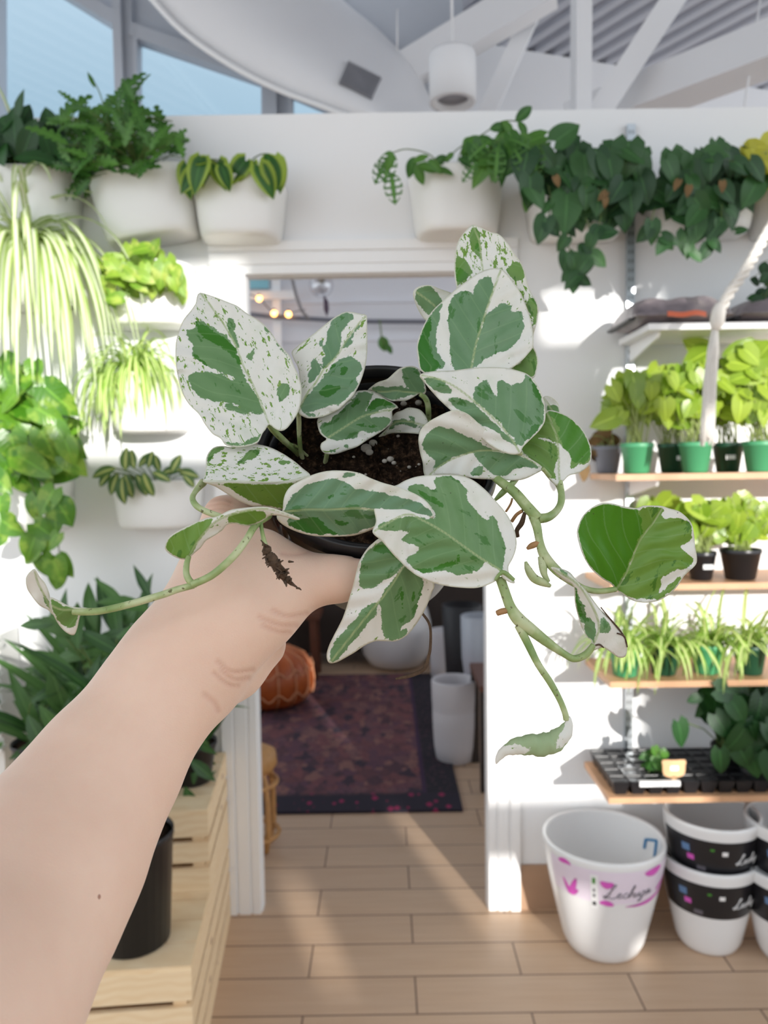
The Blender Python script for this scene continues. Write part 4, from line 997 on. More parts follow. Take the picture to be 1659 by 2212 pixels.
# right runners
stem(C7, [(500,60,.448,8),(560,105,.440,10),(620,150,.434,11),(680,220,.430,12),(740,285,.428,12)])
stem(C7, [(740,285,.428,11),(790,278,.430,10),(835,245,.436,8),(858,200,.442,8),(858,140,.446,7),(848,75,.451,6)], 'petiole')
stem(C7, [(715,270,.429,11),(735,330,.426,10),(748,400,.424,9),(770,470,.422,11),(830,545,.420,11),(900,600,.418,9),(970,640,.418,7),(1050,657,.418,6.5),(1140,646,.418,6)])
stem(C7, [(755,480,.422,7),(765,530,.420,9),(772,570,.419,7),(795,610,.418,4)])
stem(C7, [(676,505,.418,3),(690,545,.417,8),(720,590,.417,10),(765,612,.417,9),(803,630,.418,4)], 'leaf_bud')
stem(C7, [(615,600,.405,5),(560,560,.404,5),(520,600,.404,3)], 'petiole')
stem(C7, [(545,585,.408,11),(570,660,.407,11),(600,740,.405,12),(640,800,.404,15),(700,850,.404,14),(790,920,.405,11),(870,975,.406,8),(925,1002,.406,8),(985,980,.407,8),(1025,930,.407,6)])
stem(C7, [(640,830,.404,10),(690,930,.402,9),(740,1030,.400,8),(800,1120,.399,8),(850,1210,.398,7),(878,1280,.397,7),(885,1315,.397,7)])
stem(C7, [(530,770,.406,6),(556,760,.405,7),(592,754,.405,6)], 'aerial_root', M_AROOT)
stem(C7, [(683,440,.424,3),(708,424,.424,7),(755,406,.423,6)], 'aerial_root', M_AROOT)
stem(C7, [(575,250,.436,2.5),(600,210,.437,2.5),(608,180,.437,2.5)], 'root', M_AROOT)
stem(C7, [(605,300,.434,4),(630,265,.432,4),(660,245,.430,4)], 'root', M_AROOT)
stem(C7, [(635,378,.434,5),(632,345,.433,5),(655,310,.432,6),(665,280,.431,5),(672,255,.430,4)], 'root', M_ROOT)
stem(C7, [(515,195,.444,3),(560,150,.442,7),(610,100,.446,6),(640,70,.450,5)])
stem(C6, [(1480,880,.43,2),(1555,955,.428,3),(1600,1030,.427,3),(1603,1150,.427,3.2),(1590,1220,.427,3.5),(1565,1285,.427,4.5),(1500,1320,.428,4.5),(1430,1338,.428,3.5),(1395,1345,.428,2)], 'root', M_ROOT)
def on_leaf(o, px, py):
    m = (v.co + ORG[hero.name] for v in o.data.vertices)
    return min(m, key=lambda p: (crown_px(p)[0] - px) ** 2 + (crown_px(p)[1] - py) ** 2).y - .0006
for P_ in ([(1075,945,.398,1.5),(1055,930,.397,2.2),(1030,936,.397,2.2),(1008,952,.398,1.5)],[(1145,872,.400,1.5),(1178,885,.400,2),(1192,920,.400,1.8),(1197,942,.400,1)],[(1062,740,.402,1),(1110,800,.402,1.8),(1160,858,.401,1.8),(1190,905,.400,1.2)]): stem(C7, [(p[0], p[1], on_leaf(L17, *C7([(p[0], p[1])])[0]), p[3]) for p in P_], 'dried_edge', M_ROOT)
# rolled leaf at the lowest tip
q = C7([(892,1300),(895,1335),(865,1385),(815,1425),(755,1440),(690,1440),(625,1450),(575,1470),(543,1500),(530,1525),(526,1540)])
rr_ = [5, 11, 21, 26, 27, 24, 20, 13, 9, 5, 1.5]
c = crom([(a[0], a[1], .397, r_) for a, r_ in zip(q, rr_)], 4)
pts = [at(x[0], x[1], x[2]) for x in c]; rings = []; A = {k: [] for k in ('green', 'dark', 'rib', 'edge', 'lu', 'lv', 'ls', 'fleck', 'tone')}
for i, x in enumerate(c):
    d = (pts[min(i + 1, len(c) - 1)] - pts[max(i - 1, 0)]).normalized(); b = d.cross(Vector((0, 1, 0))).normalized(); e = d.cross(b); r_ = x[3] * x[2] / FPX
    ring = []
    for j in range(28):
        a = 2 * math.pi * j / 28
        spiral = 1 - .22 * (j / 28)
        ring.append(pts[i] + (b * math.cos(a) + e * math.sin(a) * .8) * r_ * spiral * (1 + .05 * math.sin(i * .75 + math.cos(a) * 2) + .03 * math.sin(i * 1.7 + a)))
        u = i / (len(c) - 1); A['green'].append(16 - abs(u - .44) * 62 + 7 * math.cos(a * 2 + .5)); A['dark'].append(-60); A['rib'].append(40); A['edge'].append(20)
        A['lu'].append(i * 4.0); A['lv'].append(math.cos(a) * x[3]); A['ls'].append(9.0); A['fleck'].append(.1); A['tone'].append(.3)
    rings.append(ring)
mb = MB(); mb.loft(rings, True, True); o = part(mb, 'rolled_leaf', M_PALE, hero)
for key, arr in A.items():
    a_ = o.data.attributes.new(key, 'FLOAT', 'POINT'); a_.data.foreach_set('value', arr)

# ------------------------------------------------------------------ the arm and hand
def pxr(px, py, Y, r): return (at(px, py, Y), r * Y / FPX)
def caps(P, a, ra, b, rb):
    a, b = np.array(a), np.array(b); ab = b - a
    t = np.clip(((P - a) @ ab) / max(ab @ ab, 1e-12), 0, 1)
    return np.sqrt((((P - a) - t[..., None] * ab) ** 2).sum(-1)) - (ra + (rb - ra) * t)
def smin(a, b, k):
    h = np.clip(.5 + .5 * (b - a) / k, 0, 1); return b * (1 - h) + a * h - k * h * (1 - h)
def chain(P, nodes, k):
    d = None
    for (a, ra), (b, rb) in zip(nodes[:-1], nodes[1:]):
        e = caps(P, a, ra, b, rb); d = e if d is None else smin(d, e, k)
    return d
def polar(s, phi, r):
    """point on the pot: s below the rim, phi around it (0 viewer side, 90 left)"""
    return PC + PA * s + (PN * math.cos(R(phi)) - XR * math.sin(R(phi))) * r
fore = [(Vector((-.235, .02, 1.28)), .045), (Vector((-.215, .13, 1.20)), .047), pxr(-200, 2330, .245, 300), pxr(-100, 2180, .272, 270), pxr(-20, 2042, .302, 238), pxr(62, 1923, .325, 213), pxr(128, 1826, .345, 189), pxr(207, 1700, .368, 156), pxr(255, 1629, .380, 140), pxr(327, 1525, .395, 121), pxr(358, 1483, .402, 114)]
palm = [pxr(358, 1483, .402, 113), pxr(398, 1425, .407, 117), pxr(446, 1375, .412, 116), pxr(505, 1302, .424, 118), pxr(545, 1258, .436, 92)]
thumb = [pxr(505, 1330, .414, 92), pxr(585, 1288, .424, 80), pxr(650, 1258, .430, 60), pxr(735, 1246, .432, 52), pxr(800, 1240, .434, 46), pxr(868, 1228, .438, 42), pxr(890, 1224, .440, 36)]
web = [pxr(520, 1220, .432, 60), pxr(560, 1200, .438, 48), pxr(600, 1232, .436, 48)]
idxm = [pxr(440, 1330, .420, 70), pxr(455, 1220, .434, 52), pxr(482, 1112, .448, 44)]
heel = [pxr(440, 1470, .418, 84), pxr(500, 1440, .440, 70), pxr(560, 1390, .452, 60)]
fing = []
for s, r_, ph, ln in ((.020, .0088, 74, 150), (.042, .0092, 70, 158), (.064, .0086, 66, 152), (.084, .0075, 62, 140)):
    k_ = [(polar(s, ph, .0825 - s * .16 + .004), r_ * 1.22)]
    for f in (.35, .5, .78, 1.0):
        p = ph + (ln - ph) * f
        k_.append((polar(s + .004 * f, p, .0735 - s * .15 + r_ * (1.1 if f != .35 else 1.35)), r_ * (1.1 - .28 * f)))
    fing.append(k_)
knk = [fing[0][0], fing[1][0], fing[2][0], fing[3][0]]
lo_, hi_ = np.array((-.31, -.05, 1.125)), np.array((.06, .60, 1.535)); hh = .0027
nx, ny, nz = [int((hi_[i] - lo_[i]) / hh) + 1 for i in range(3)]
G = np.stack(np.meshgrid(*[lo_[i] + hh * np.arange(n) for i, n in enumerate((nx, ny, nz))], indexing='ij'), -1)
Fd = chain(G, fore, .012)
Fd = smin(Fd, chain(G, palm, .012), .014); Fd = smin(Fd, chain(G, thumb, .006), .016)
Fd = smin(Fd, chain(G, web, .008), .016); Fd = smin(Fd, chain(G, idxm, .008), .014); Fd = smin(Fd, chain(G, heel, .008), .012)
# back of the hand out to the knuckles
bk_ = None
wr = pxr(395, 1430, .415, 70)
for j, kk in enumerate(knk):
    e = caps(G, wr[0], .019, kk[0], kk[1]); bk_ = e if bk_ is None else smin(bk_, e, .012)
Fd = smin(Fd, bk_, .014)
ff = None
for k_ in fing:
    e = chain(G, k_, .004); ff = e if ff is None else np.minimum(ff, e)
Fd = smin(Fd, ff, .006)
# the skin stops at the pot wall
W_ = G - np.array(PC); s_ = W_ @ np.array(PA); rad_ = np.sqrt(np.maximum((W_ ** 2).sum(-1) - s_ ** 2, 0))
pot_ = np.maximum(rad_ - (PR + .0018 - .17 * np.maximum(s_ - .012, 0)), np.maximum(-s_ - .0, s_ - PH - .001))
Fd = np.maximum(Fd, -pot_)
def surface_nets(F, org, h):
    S = F < 0; nx, ny, nz = F.shape
    c = np.zeros((nx - 1, ny - 1, nz - 1, 3)); cnt = np.zeros((nx - 1, ny - 1, nz - 1))
    sl = lambda d: tuple(slice(q, q - 1 or None) if q == 0 else slice(1, None) for q in d)
    def g(A, d): return A[d[0]:nx - 1 + d[0], d[1]:ny - 1 + d[1], d[2]:nz - 1 + d[2]]
    cor = [(i, j, k) for i in (0, 1) for j in (0, 1) for k in (0, 1)]
    for a in cor:
        for ax in range(3):
            if a[ax]: continue
            b = list(a); b[ax] = 1; b = tuple(b)
            m = g(S, a) != g(S, b); fa, fb = g(F, a), g(F, b)
            t = np.where(m, fa / np.where(m, fa - fb, 1), 0)
            for q in range(3): c[..., q] += np.where(m, a[q] + (t if q == ax else 0), 0)
            cnt += m
    act = cnt > 0; idx = -np.ones(act.shape, int); ii = np.argwhere(act); idx[act] = np.arange(len(ii))
    V = org + h * (ii + c[act] / cnt[act][:, None]); Fc = []
    for ax in range(3):
        lo2 = [slice(1, n - 1) for n in F.shape]; lo2[ax] = slice(0, F.shape[ax] - 1); hi2 = list(lo2); hi2[ax] = slice(1, F.shape[ax])
        a, b = S[tuple(lo2)], S[tuple(hi2)]; e = np.argwhere(a != b); sg = a[tuple(e.T)]
        o1 = np.array([1, 1, 1]); o1[ax] = 0; P = e + o1
        u, v = [q for q in range(3) if q != ax]; eu = np.eye(3, dtype=int)[u]; ev = np.eye(3, dtype=int)[v]
        Q = np.stack([idx[tuple((P - eu - ev).T)], idx[tuple((P - ev).T)], idx[tuple(P.T)], idx[tuple((P - eu).T)]], 1)
        flip = sg if ax != 1 else ~sg
        Q[~flip] = Q[~flip][:, ::-1]; Fc.append(Q)
    return V, np.vstack(Fc)
V, Q = surface_nets(Fd, lo_, hh)
for it in range(3):
    acc = np.zeros_like(V); n_ = np.zeros(len(V))
    for a, b in ((0, 1), (1, 2), (2, 3), (3, 0)):
        np.add.at(acc, Q[:, a], V[Q[:, b]]); np.add.at(acc, Q[:, b], V[Q[:, a]]); np.add.at(n_, Q[:, a], 1); np.add.at(n_, Q[:, b], 1)
    V = V * .45 + .55 * acc / np.maximum(n_, 1)[:, None]
def m_skin():
    t = NT('skin'); co_ = t.coord()
    n = t.noise(co_, 22, 4); n2 = t.noise(co_, 130, 4)
    c = t.mix(n, srgb(222, 188, 166), srgb(236, 207, 186)); c = t.mix(t.math('MULTIPLY', n2, .4), c, srgb(222, 180, 160))
    vo = t.new('ShaderNodeTexVoronoi'); t.l.new(co_, vo.inputs[0]); vo.inputs['Scale'].default_value = 24
    c = t.mix(t.math('MULTIPLY', t.step(vo.outputs['Distance'], .028, .018), .8), c, srgb(140, 84, 62))
    crease = t.attr('crease')
    c = t.mix(t.math('MULTIPLY', crease, .30), c, srgb(186, 122, 104))
    t.set(c, .48, Sheen_Weight=.22, Sheen_Roughness=.35, Subsurface_Weight=.18, Subsurface_Scale=.006)
    t.b.inputs['Subsurface Radius'].default_value = (1, .35, .2); t.b.inputs['Specular IOR Level'].default_value = .3
    fine = t.new('ShaderNodeTexVoronoi', feature='DISTANCE_TO_EDGE'); t.l.new(t.coord('Object', (1, 1, 1.6)), fine.inputs[0]); fine.inputs['Scale'].default_value = 620
    h = t.math('ADD', t.math('MULTIPLY', fine.outputs[0], .5), t.math('ADD', t.math('MULTIPLY', t.noise(co_, 300, 3), .4), t.math('MULTIPLY', crease, -3.5)))
    t.bump(h, .22, .001); return t.mat
mb = MB(); mb.add([tuple(v) for v in V], [tuple(map(int, q)) for q in Q])
person = mb.build('person', m_skin(), org=(-.22, .1, 1.15))
import bmesh
bm = bmesh.new(); bm.from_mesh(person.data)
bmesh.ops.subdivide_edges(bm, edges=bm.edges[:], cuts=1, use_grid_fill=True)
for it in range(2): bmesh.ops.smooth_vert(bm, verts=bm.verts[:], factor=.5, use_axis_x=True, use_axis_y=True, use_axis_z=True)
for f in bm.faces: f.smooth = True
bm.to_mesh(person.data); bm.free()
tag(person, 'bare left forearm and hand of a person gripping the black pot, thumb in front', 'person')
# wrist and thumb creases as traced fine lines
me = person.data; co2 = np.array([v.co for v in me.vertices]) + np.array(person.location)
rel = co2 - np.array(CAM); zz = rel @ np.array(FWD); PX = np.stack([829.5 + rel @ np.array(RT) / zz * FPX, 1106 - rel @ np.array(UP) / zz * FPX], 1)
cr = np.zeros(len(co2))
for ln in ([(560,1334),(600,1350),(640,1352)],[(568,1352),(600,1366),(625,1366)],[(590,1320),(620,1332),(660,1326)],[(478,1448),(505,1468),(535,1466)],[(462,1455),(490,1478),(512,1482)],[(440,1500),(462,1518),(470,1536)],[(470,1430),(500,1452),(545,1448)],[(610,1196),(640,1198),(680,1190)],[(452,1082),(480,1078),(500,1084)],[(448,1092),(478,1088),(498,1092)],[(446,1102),(470,1098),(496,1101)]):
    d, u, sg = ldist(PX, crom(ln, 4)); cr = np.maximum(cr, np.clip(1 - d / 10.0, 0, 1) ** 1.3)
a_ = me.attributes.new('crease', 'FLOAT', 'POINT'); a_.data.foreach_set('value', cr)
# thumb nail on the far side of the thumb tip
# ------------------------------------------------------------------ planters on the left of the wall
GL = 'white wall planters left of the doorway'; GR = 'white wall planters right of the doorway'
rnd = random.Random(5)
def up_blades(mb, rnd, crown, n, L, W, spread=(.15, .9), kind='lance', bend=.9, fold=.25, front=.5, yb=(-1, .2)):
    for i in range(n):
        a = rnd.uniform(0, 2 * math.pi); t = rnd.uniform(*spread)
        d = Vector((math.cos(a) * t, -abs(math.sin(a)) * t * front if rnd.random() < .8 else math.sin(a) * t * .3, 1)).normalized()
        n_ = Vector((-d.x * .4, -.7, .6)).normalized(); n_ = (ZUP + TOCAM * .6 - d * (ZUP + TOCAM * .6).dot(d)).normalized()
        b = Vector(crown) + Vector((rnd.uniform(-.05, .05), rnd.uniform(-.03, .02), 0))
        blade(mb, b, d, n_, rnd.uniform(*L), rnd.uniform(*W), kind, bend * rnd.uniform(.5, 1.4), fold, 10, rnd.random())
# dark broad-leaved plant, far left of the top row
t, cr_ = hung('potted_strap_plant', 62, 378, 508, 190, 'dark broad leaved plant in the leftmost white wall planter of the top row', 'wall planter', GL, 0, .16)
mb, st = MB(), MB()
up_blades(mb, rnd, cr_ + Vector((-.06, 0, 0)), 16, (.16, .30), (.05, .075), (.2, 1.1), 'oval', .8)
fill(mb, st, rnd, [(-60, 280), (30, 265), (150, 300), (160, 350), (60, 372), (-60, 372)], 22, (60, 110), (2.24, 2.4), (-60, 40), cr_, 'oval', .5, .3, .7, .5, .5)
for (x, y, s, a) in ((20, 340, 90, -110), (45, 350, 95, -60), (28, 330, 120, -75), (70, 350, 90, -35), (40, 345, 110, -95)): leaf_px(mb, rnd, x, y, s, a, 2.3, 'oval', .45, .4)
leaf_px(mb, rnd, 36, 262, 66, -70, 2.3, 'lance', .4, .3)
foliage(t, mb, L_DARK, st)
# dense fern in the tilted planter
t, cr_ = hung('potted_fern', 300, 380, 520, 226, 'bushy lobed green fern in the tilted white wall planter of the top row', 'wall planter', GL, -8.5, .16)
mb, st = MB(), MB()
fill(mb, st, rnd, [(125, 270), (165, 215), (215, 235), (250, 205), (300, 190), (300, 240), (345, 270), (390, 310), (395, 330), (350, 330), (330, 360), (200, 385), (180, 420), (165, 395), (110, 330)], 120, (55, 105), (2.2, 2.42), (-90, 55), cr_, 'lobed', .34, .17, .8, .5, .6, pet=.0012, radial=.8)
for p in (((240, 290), (215, 200), (192, 162)), ((270, 290), (300, 255), (372, 262)), ((330, 320), (370, 300), (398, 322))):
    c = crom([(a[0], a[1]) for a in p], 10); st.tube([at(q[0], q[1], 2.32) for q in c], .0018, 5)
leaf_px(mb, rnd, 205, 190, 34, -110, 2.31, 'lance', .3, .2); leaf_px(mb, rnd, 360, 300, 46, 30, 2.31, 'lance', .25, .4); leaf_px(mb, rnd, 130, 262, 40, -160, 2.31, 'lance', .25)
foliage(t, mb, L_MID, st)
bpy.data.objects[t.children[-1].name if False else t.name]
# dark leaf with lime margins
t, cr_ = hung('potted_philodendron', 513, 398, 517, 198, 'plant with dark green yellow edged leaves in the white planter nearest the doorway', 'wall planter', GL, 0, .16)
mb, st = MB(), MB()
for (x, y, s, a, k) in ((405, 358, 70, 100, 'heart'), (470, 350, 64, 75, 'heart'), (435, 345, 74, 110, 'heart'), (450, 362, 70, 85, 'heart'), (455, 345, 40, 180, 'oval'), (530, 348, 66, 130, 'heart'), (560, 360, 72, 60, 'heart'), (575, 332, 78, 65, 'oval'), (590, 345, 74, 80, 'heart'), (520, 365, 62, 150, 'heart'), (545, 352, 50, 100, 'heart'), (480, 362, 50, 70, 'heart'), (420, 372, 55, 125, 'heart')):
    b = leaf_px(mb, rnd, x, y, s, a, rnd.uniform(2.24, 2.32), k, .72, .8, .5, .4); st.tube(qcurve(cr_ + Vector((rnd.uniform(-.06, .06), 0, 0)), (cr_ + b) / 2 + ZUP * .06, b), .002, 5)
foliage(t, mb, L_VARIE, st)
# big striped spider plant hanging at the far left
t, cr_ = hung('potted_spider_plant', 66, 545, 665, 150, 'large white striped spider plant cascading from a planter at the far left', 'wall planter', GL, 0, .15)
mb = MB(); spider(mb, rnd, cr_ + Vector((0, -.02, .02)), 105, (.38, .62), (.014, .023), (2.6, 4.6), (.35, 1.1), (-.9, .05), (-.95, .95))
spider(mb, rnd, cr_ + Vector((-.03, -.02, .02)), 9, (.22, .36), (.010, .015), (.9, 1.6), (1.0, 1.6), (-.6, 0), (-.5, .9))
foliage(t, mb, L_SPIDER)
# second column, top: lime pothos
t, cr_ = hung('potted_pothos', 316, 575, 705, 190, 'lime green pothos in the sunlit white planter just below the fern', 'wall planter', GL, 0, .15)
mb, st = MB(), MB()
fill(mb, st, rnd, [(198, 572), (260, 555), (310, 530), (345, 560), (385, 590), (395, 640), (355, 610), (330, 640), (285, 625), (240, 650), (215, 620)], 62, (34, 60), (2.22, 2.36), (80, 50), cr_, 'heart', .75, .3, .6, .6, .5)
leaf_px(mb, rnd, 318, 560, 54, -60, 2.3, 'oval', .5, .3); leaf_px(mb, rnd, 375, 585, 62, 65, 2.27, 'heart', .6, .3)
foliage(t, mb, L_LIME, st)
t, cr_ = hung('potted_spider_plant', 318, 812, 936, 182, 'lime green spider plant in the white planter below the lime pothos', 'wall planter', GL, 0, .15)
mb = MB(); spider(mb, rnd, cr_ + Vector((-.03, -.02, .03)), 120, (.14, .28), (.009, .014), (2.6, 5.6), (.7, 1.6), (-.8, .1))
spider(mb, rnd, cr_ + Vector((-.11, -.05, .0)), 22, (.16, .24), (.009, .013), (4, 8), (.6, 1.3), (-.6, .0), (-.7, .9))
foliage(t, mb, L_SPIDER2)
t, cr_ = hung('potted_dieffenbachia', 334, 1040, 1142, 196, 'small plant with spotted pale ribbed leaves in the lowest white wall planter', 'wall planter', GL, 0, .14)
mb, st = MB(), MB()
for (x, y, s, a) in ((270, 1025, 55, 75), (265, 1030, 62, 95), (295, 1025, 52, 60), (310, 1022, 60, 80), (250, 1012, 56, 170), (270, 1015, 50, -80), (290, 1012, 44, -100), (240, 1020, 46, 140), (330, 1020, 44, 20), (350, 1022, 46, -20), (370, 1020, 44, -60), (385, 1018, 48, 10), (345, 1018, 40, -110), (395, 1026, 40, 40), (300, 1008, 46, -50), (320, 1010, 40, -75), (255, 1022, 52, 115), (285, 1030, 46, 100)):
    b = leaf_px(mb, rnd, x, y, s, a, rnd.uniform(2.25, 2.36), 'oval', .5, .6, .5, .4); st.tube(qcurve(cr_ + Vector(((x - 310) * .0006, 0, 0)), (cr_ + b) / 2 + ZUP * .02, b), .0018, 5)
foliage(t, mb, L_DIEF, st)
# left lower: trailing pothos
t, cr_ = hung('potted_pothos', 70, 1042, 1148, 138, 'bright trailing pothos with long hanging vines in the lower left wall planter', 'wall planter', GL, 0, .15)
mb, st = MB(), MB()
fill(mb, st, rnd, [(-60, 800), (40, 790), (80, 800), (80, 840), (120, 870), (170, 960), (165, 1000), (120, 1030), (60, 1040), (-60, 1040)], 90, (52, 92), (2.16, 2.36), (80, 55), cr_, 'heart', .8, .28, .6, .5, .5)
for (x, y, s, a) in ((98, 836, 92, 45), (75, 880, 74, 30), (90, 930, 78, 70), (40, 985, 84, 30), (120, 920, 60, 60), (140, 950, 62, 70)): leaf_px(mb, rnd, x, y, s, a, 2.14, 'heart', .75, .5)
vine(st, mb, rnd, [(100, 1010, 2.2), (116, 1050, 2.17), (118, 1100, 2.17), (125, 1160, 2.17), (130, 1230, 2.18)], 2.17, (50, 70), gap=44)
vine(st, mb, rnd, [(60, 1020, 2.2), (80, 1090, 2.16), (70, 1160, 2.16), (90, 1200, 2.17)], 2.17, (48, 64), gap=52)
vine(st, mb, rnd, [(5, 1020, 2.2), (0, 1080, 2.16), (5, 1150, 2.16)], 2.16, (56, 70), gap=48)
for (x, y, s, a) in ((125, 1085, 62, 60), (115, 1210, 56, 70), (76, 1160, 60, 110), (10, 1115, 54, 90)): leaf_px(mb, rnd, x, y, s, a, 2.15, 'heart', .95, .4)
foliage(t, mb, L_BRIGHT, st)
# white slotted tower at the far left edge
t = thing('tower_planter', at(-20, 1690, 2.32), 'white tower planter with small green plants in stacked pockets at the left edge', 'planter')
a_, b_ = at(-90, 1370, 2.32), at(28, 1690, 2.32); mb = MB(); mb.bx(a_.x, b_.x - .012, 2.3, 2.42, b_.z, a_.z)
for k in range(8):
    z = a_.z - .012 - k * .0445 * 1.0
    mb.bx(a_.x, b_.x, 2.262, 2.30, z - .026, z - .014)
part(mb, 'body', M_PLANTER, t)
mb = MB()
for k in range(8):
    z = a_.z - .012 - k * .0445 - .014
    for j in range(9):
        b = Vector((b_.x - .012 - j * .017, 2.275, z)); blade(mb, b, Vector((rnd.uniform(-.5, .5), -.7, 1)), TOCAM + ZUP, rnd.uniform(.022, .034), .02, 'heart', .6, .2, 5, rnd.random())
foliage(t, mb, L_MID)

# ------------------------------------------------------------------ planters on the right
t, cr_ = hung('potted_vine', 988, 374, 508, 204, 'holey leaved vine in the white planter right of the doorway top', 'wall planter', GR, 0, .16)
mb, st = MB(), MB()
for (x, y, s, a) in ((842, 326, 70, 100), (846, 375, 66, 85), (838, 340, 60, 120)): leaf_px(mb, rnd, x, y, s, a, 2.22, 'oval', .62, .3, .2, .2, .1, True)
vine(st, mb, rnd, [(960, 372, 2.3), (930, 335, 2.26), (880, 322, 2.24), (848, 330, 2.22)], 2.25, (30, 40), 'oval', 200, aspect=.5)
vine(st, mb, rnd, [(985, 370, 2.3), (1000, 320, 2.3), (1050, 285, 2.3), (1085, 262, 2.3), (1120, 262, 2.3)], 2.3, (34, 48), 'oval', 26, aspect=.5, angs=(-30, 30))
vine(st, mb, rnd, [(965, 345, 2.3), (985, 325, 2.3), (1005, 310, 2.3)], 2.3, (24, 34), 'oval', 18, aspect=.5, angs=(-60, 100))
fill(mb, st, rnd, [(880, 345), (960, 345), (965, 368), (885, 372)], 7, (34, 52), (2.24, 2.34), (20, 60), cr_, 'oval', .5, .4)
fill(mb, st, rnd, [(1010, 345), (1060, 300), (1110, 310), (1150, 300), (1185, 350), (1170, 380), (1120, 350), (1020, 372)], 26, (54, 88), (2.18, 2.34), (80, 45), cr_ + Vector((.06, 0, 0)), 'heart', .55, .3, .6, .4, .4)
for (x, y, s, a) in ((1075, 318, 74, 95), (1060, 305, 60, 150), (1110, 320, 66, 60), (1100, 300, 60, 20), (1160, 315, 70, 95), (1030, 350, 50, 130)): leaf_px(mb, rnd, x, y, s, a, 2.18, 'oval', .55, .5, .4, .3, .1, True)
for (x, y, s, a) in ((1140, 345, 78, 85), (1142, 400, 56, 95)): leaf_px(mb, rnd, x, y, s, a, 2.2, 'oval', .42, .3)
foliage(t, mb, L_MID, st)
HP = [dict(cx=1250, y0=388, y1=510, w=218, lab='dark heart leaved trailing plant in a white planter beside the metal wall rail', poly=[(1130, 350), (1200, 310), (1290, 340), (1330, 310), (1375, 325), (1392, 360), (1392, 430), (1350, 470), (1300, 440), (1270, 470), (1220, 500), (1200, 430), (1150, 420)], n=56,
           single=((1200, 305, 66, -35), (1345, 320, 60, 40), (1180, 470, 58, 110), (1225, 420, 88, 95), (1290, 505, 50, -10), (1225, 545, 44, 100), (1270, 545, 48, 90), (1240, 590, 46, 95), (1232, 585, 30, 130)),
           vines=([(1230, 470, 2.2), (1225, 520, 2.18), (1240, 560, 2.18), (1250, 600, 2.18)], [(1300, 450, 2.2), (1290, 500, 2.19), (1260, 530, 2.19)], [(1185, 400, 2.2), (1190, 440, 2.19), (1182, 480, 2.19)], [(1265, 470, 2.19), (1285, 530, 2.18), (1270, 560, 2.18)])),
      dict(cx=1525, y0=388, y1=505, w=230, lab='dark heart leaved trailing plant in a white planter right of the metal wall rail', poly=[(1440, 340), (1500, 345), (1550, 315), (1610, 340), (1655, 360), (1640, 410), (1580, 460), (1530, 500), (1470, 470), (1412, 430), (1420, 400), (1445, 390)], n=62,
           single=((1408, 478, 50, 85), (1430, 510, 40, 30), (1575, 450, 32, 40), (1552, 475, 30, 80), (1590, 500, 26, -10), (1480, 500, 50, 90), (1505, 470, 60, 95), (1440, 345, 60, 60), (1490, 530, 30, 100)),
           vines=([(1415, 450, 2.2), (1405, 500, 2.19), (1440, 518, 2.19)], [(1490, 460, 2.2), (1485, 520, 2.19), (1495, 545, 2.19)], [(1560, 440, 2.2), (1555, 480, 2.19), (1530, 530, 2.19)]))]
for k, h in enumerate(HP):
    t, cr_ = hung('potted_philodendron', h['cx'], h['y0'], h['y1'], h['w'], h['lab'], 'wall planter', GR, 0, .16)
    mb, st = MB(), MB()
    fill(mb, st, rnd, h['poly'], h['n'], (46, 82), (2.16, 2.36), (85, 40), cr_, 'heart', .85, .26, .5, .35, .45, .22)
    for s_ in h['single']: leaf_px(mb, rnd, *s_, 2.18, 'heart', .8, .4, .3, .2)
    for v_ in h['vines']: vine(st, mb, rnd, v_, 2.18, (30, 46), gap=38)
    foliage(t, mb, L_PHILO, st)
    for _ in range(3):
        mb = MB(); leaf_px(mb, rnd, h['cx'] + rnd.uniform(-60, 70), rnd.uniform(380, 450), 24, rnd.uniform(40, 150), 2.155, 'heart', .7)
        o = part(mb, 'dried_leaf', M_BROWNLEAF, t); o['label'] = 'brown dried leaf'
t, cr_ = hung('potted_pothos', 1745, 386, 505, 222, 'yellow leaved plant in a white planter cut by the right edge of the photo', 'wall planter', GR, 0, .16)
mb, st = MB(), MB(); fill(mb, st, rnd, [(1605, 320), (1680, 300), (1780, 330), (1790, 420), (1665, 400), (1625, 360)], 40, (44, 76), (2.2, 2.36), (80, 50), cr_, 'heart', .8, .3)
foliage(t, mb, L_YELL, st)
# macrame hanger at the right
t = thing('macrame_cord', at(1550, 700, 2.0), 'braided white macrame cord with a long tassel hanging by the shelves at the right', 'macrame')
mb = MB()
c = crom([(1720, 400), (1659, 500), (1610, 585), (1575, 635), (1553, 680)], 5)
for ph in (0, 2.1, 4.2):
    mb.tube([at(q[0] + 7 * math.sin(i * .55 + ph), q[1] + 5 * math.cos(i * .55 + ph), 1.98 + .008 * math.cos(i * .55 + ph)) for i, q in enumerate(c)], .007, 6)
part(mb, 'cord', M_ROPE, t)
mb = MB(); mb.tube([at(1556, 655, 1.98), at(1553, 670, 1.98), at(1549, 695, 1.98), at(1545, 715, 1.98)], [.011, .017, .018, .009], 10); part(mb, 'knot', M_ROPE, t)
mb = MB()
for j in range(22):
    a = 2 * math.pi * j / 22; ox, oy = .014 * math.cos(a), .014 * math.sin(a)
    P = [at(x, y, 1.98) for x, y in ((1546, 705), (1540, 760), (1534, 830), (1530, 900), (1528, 955 + (j * 37 % 23) - 12))]
    mb.tube([p + Vector((ox * f + rnd.gauss(0, .001), oy * f, 0)) for p, f in zip(P, (.3, .8, .95, 1, 1.1))], .0028, 5)
part(mb, 'tassel', M_ROPE, t)
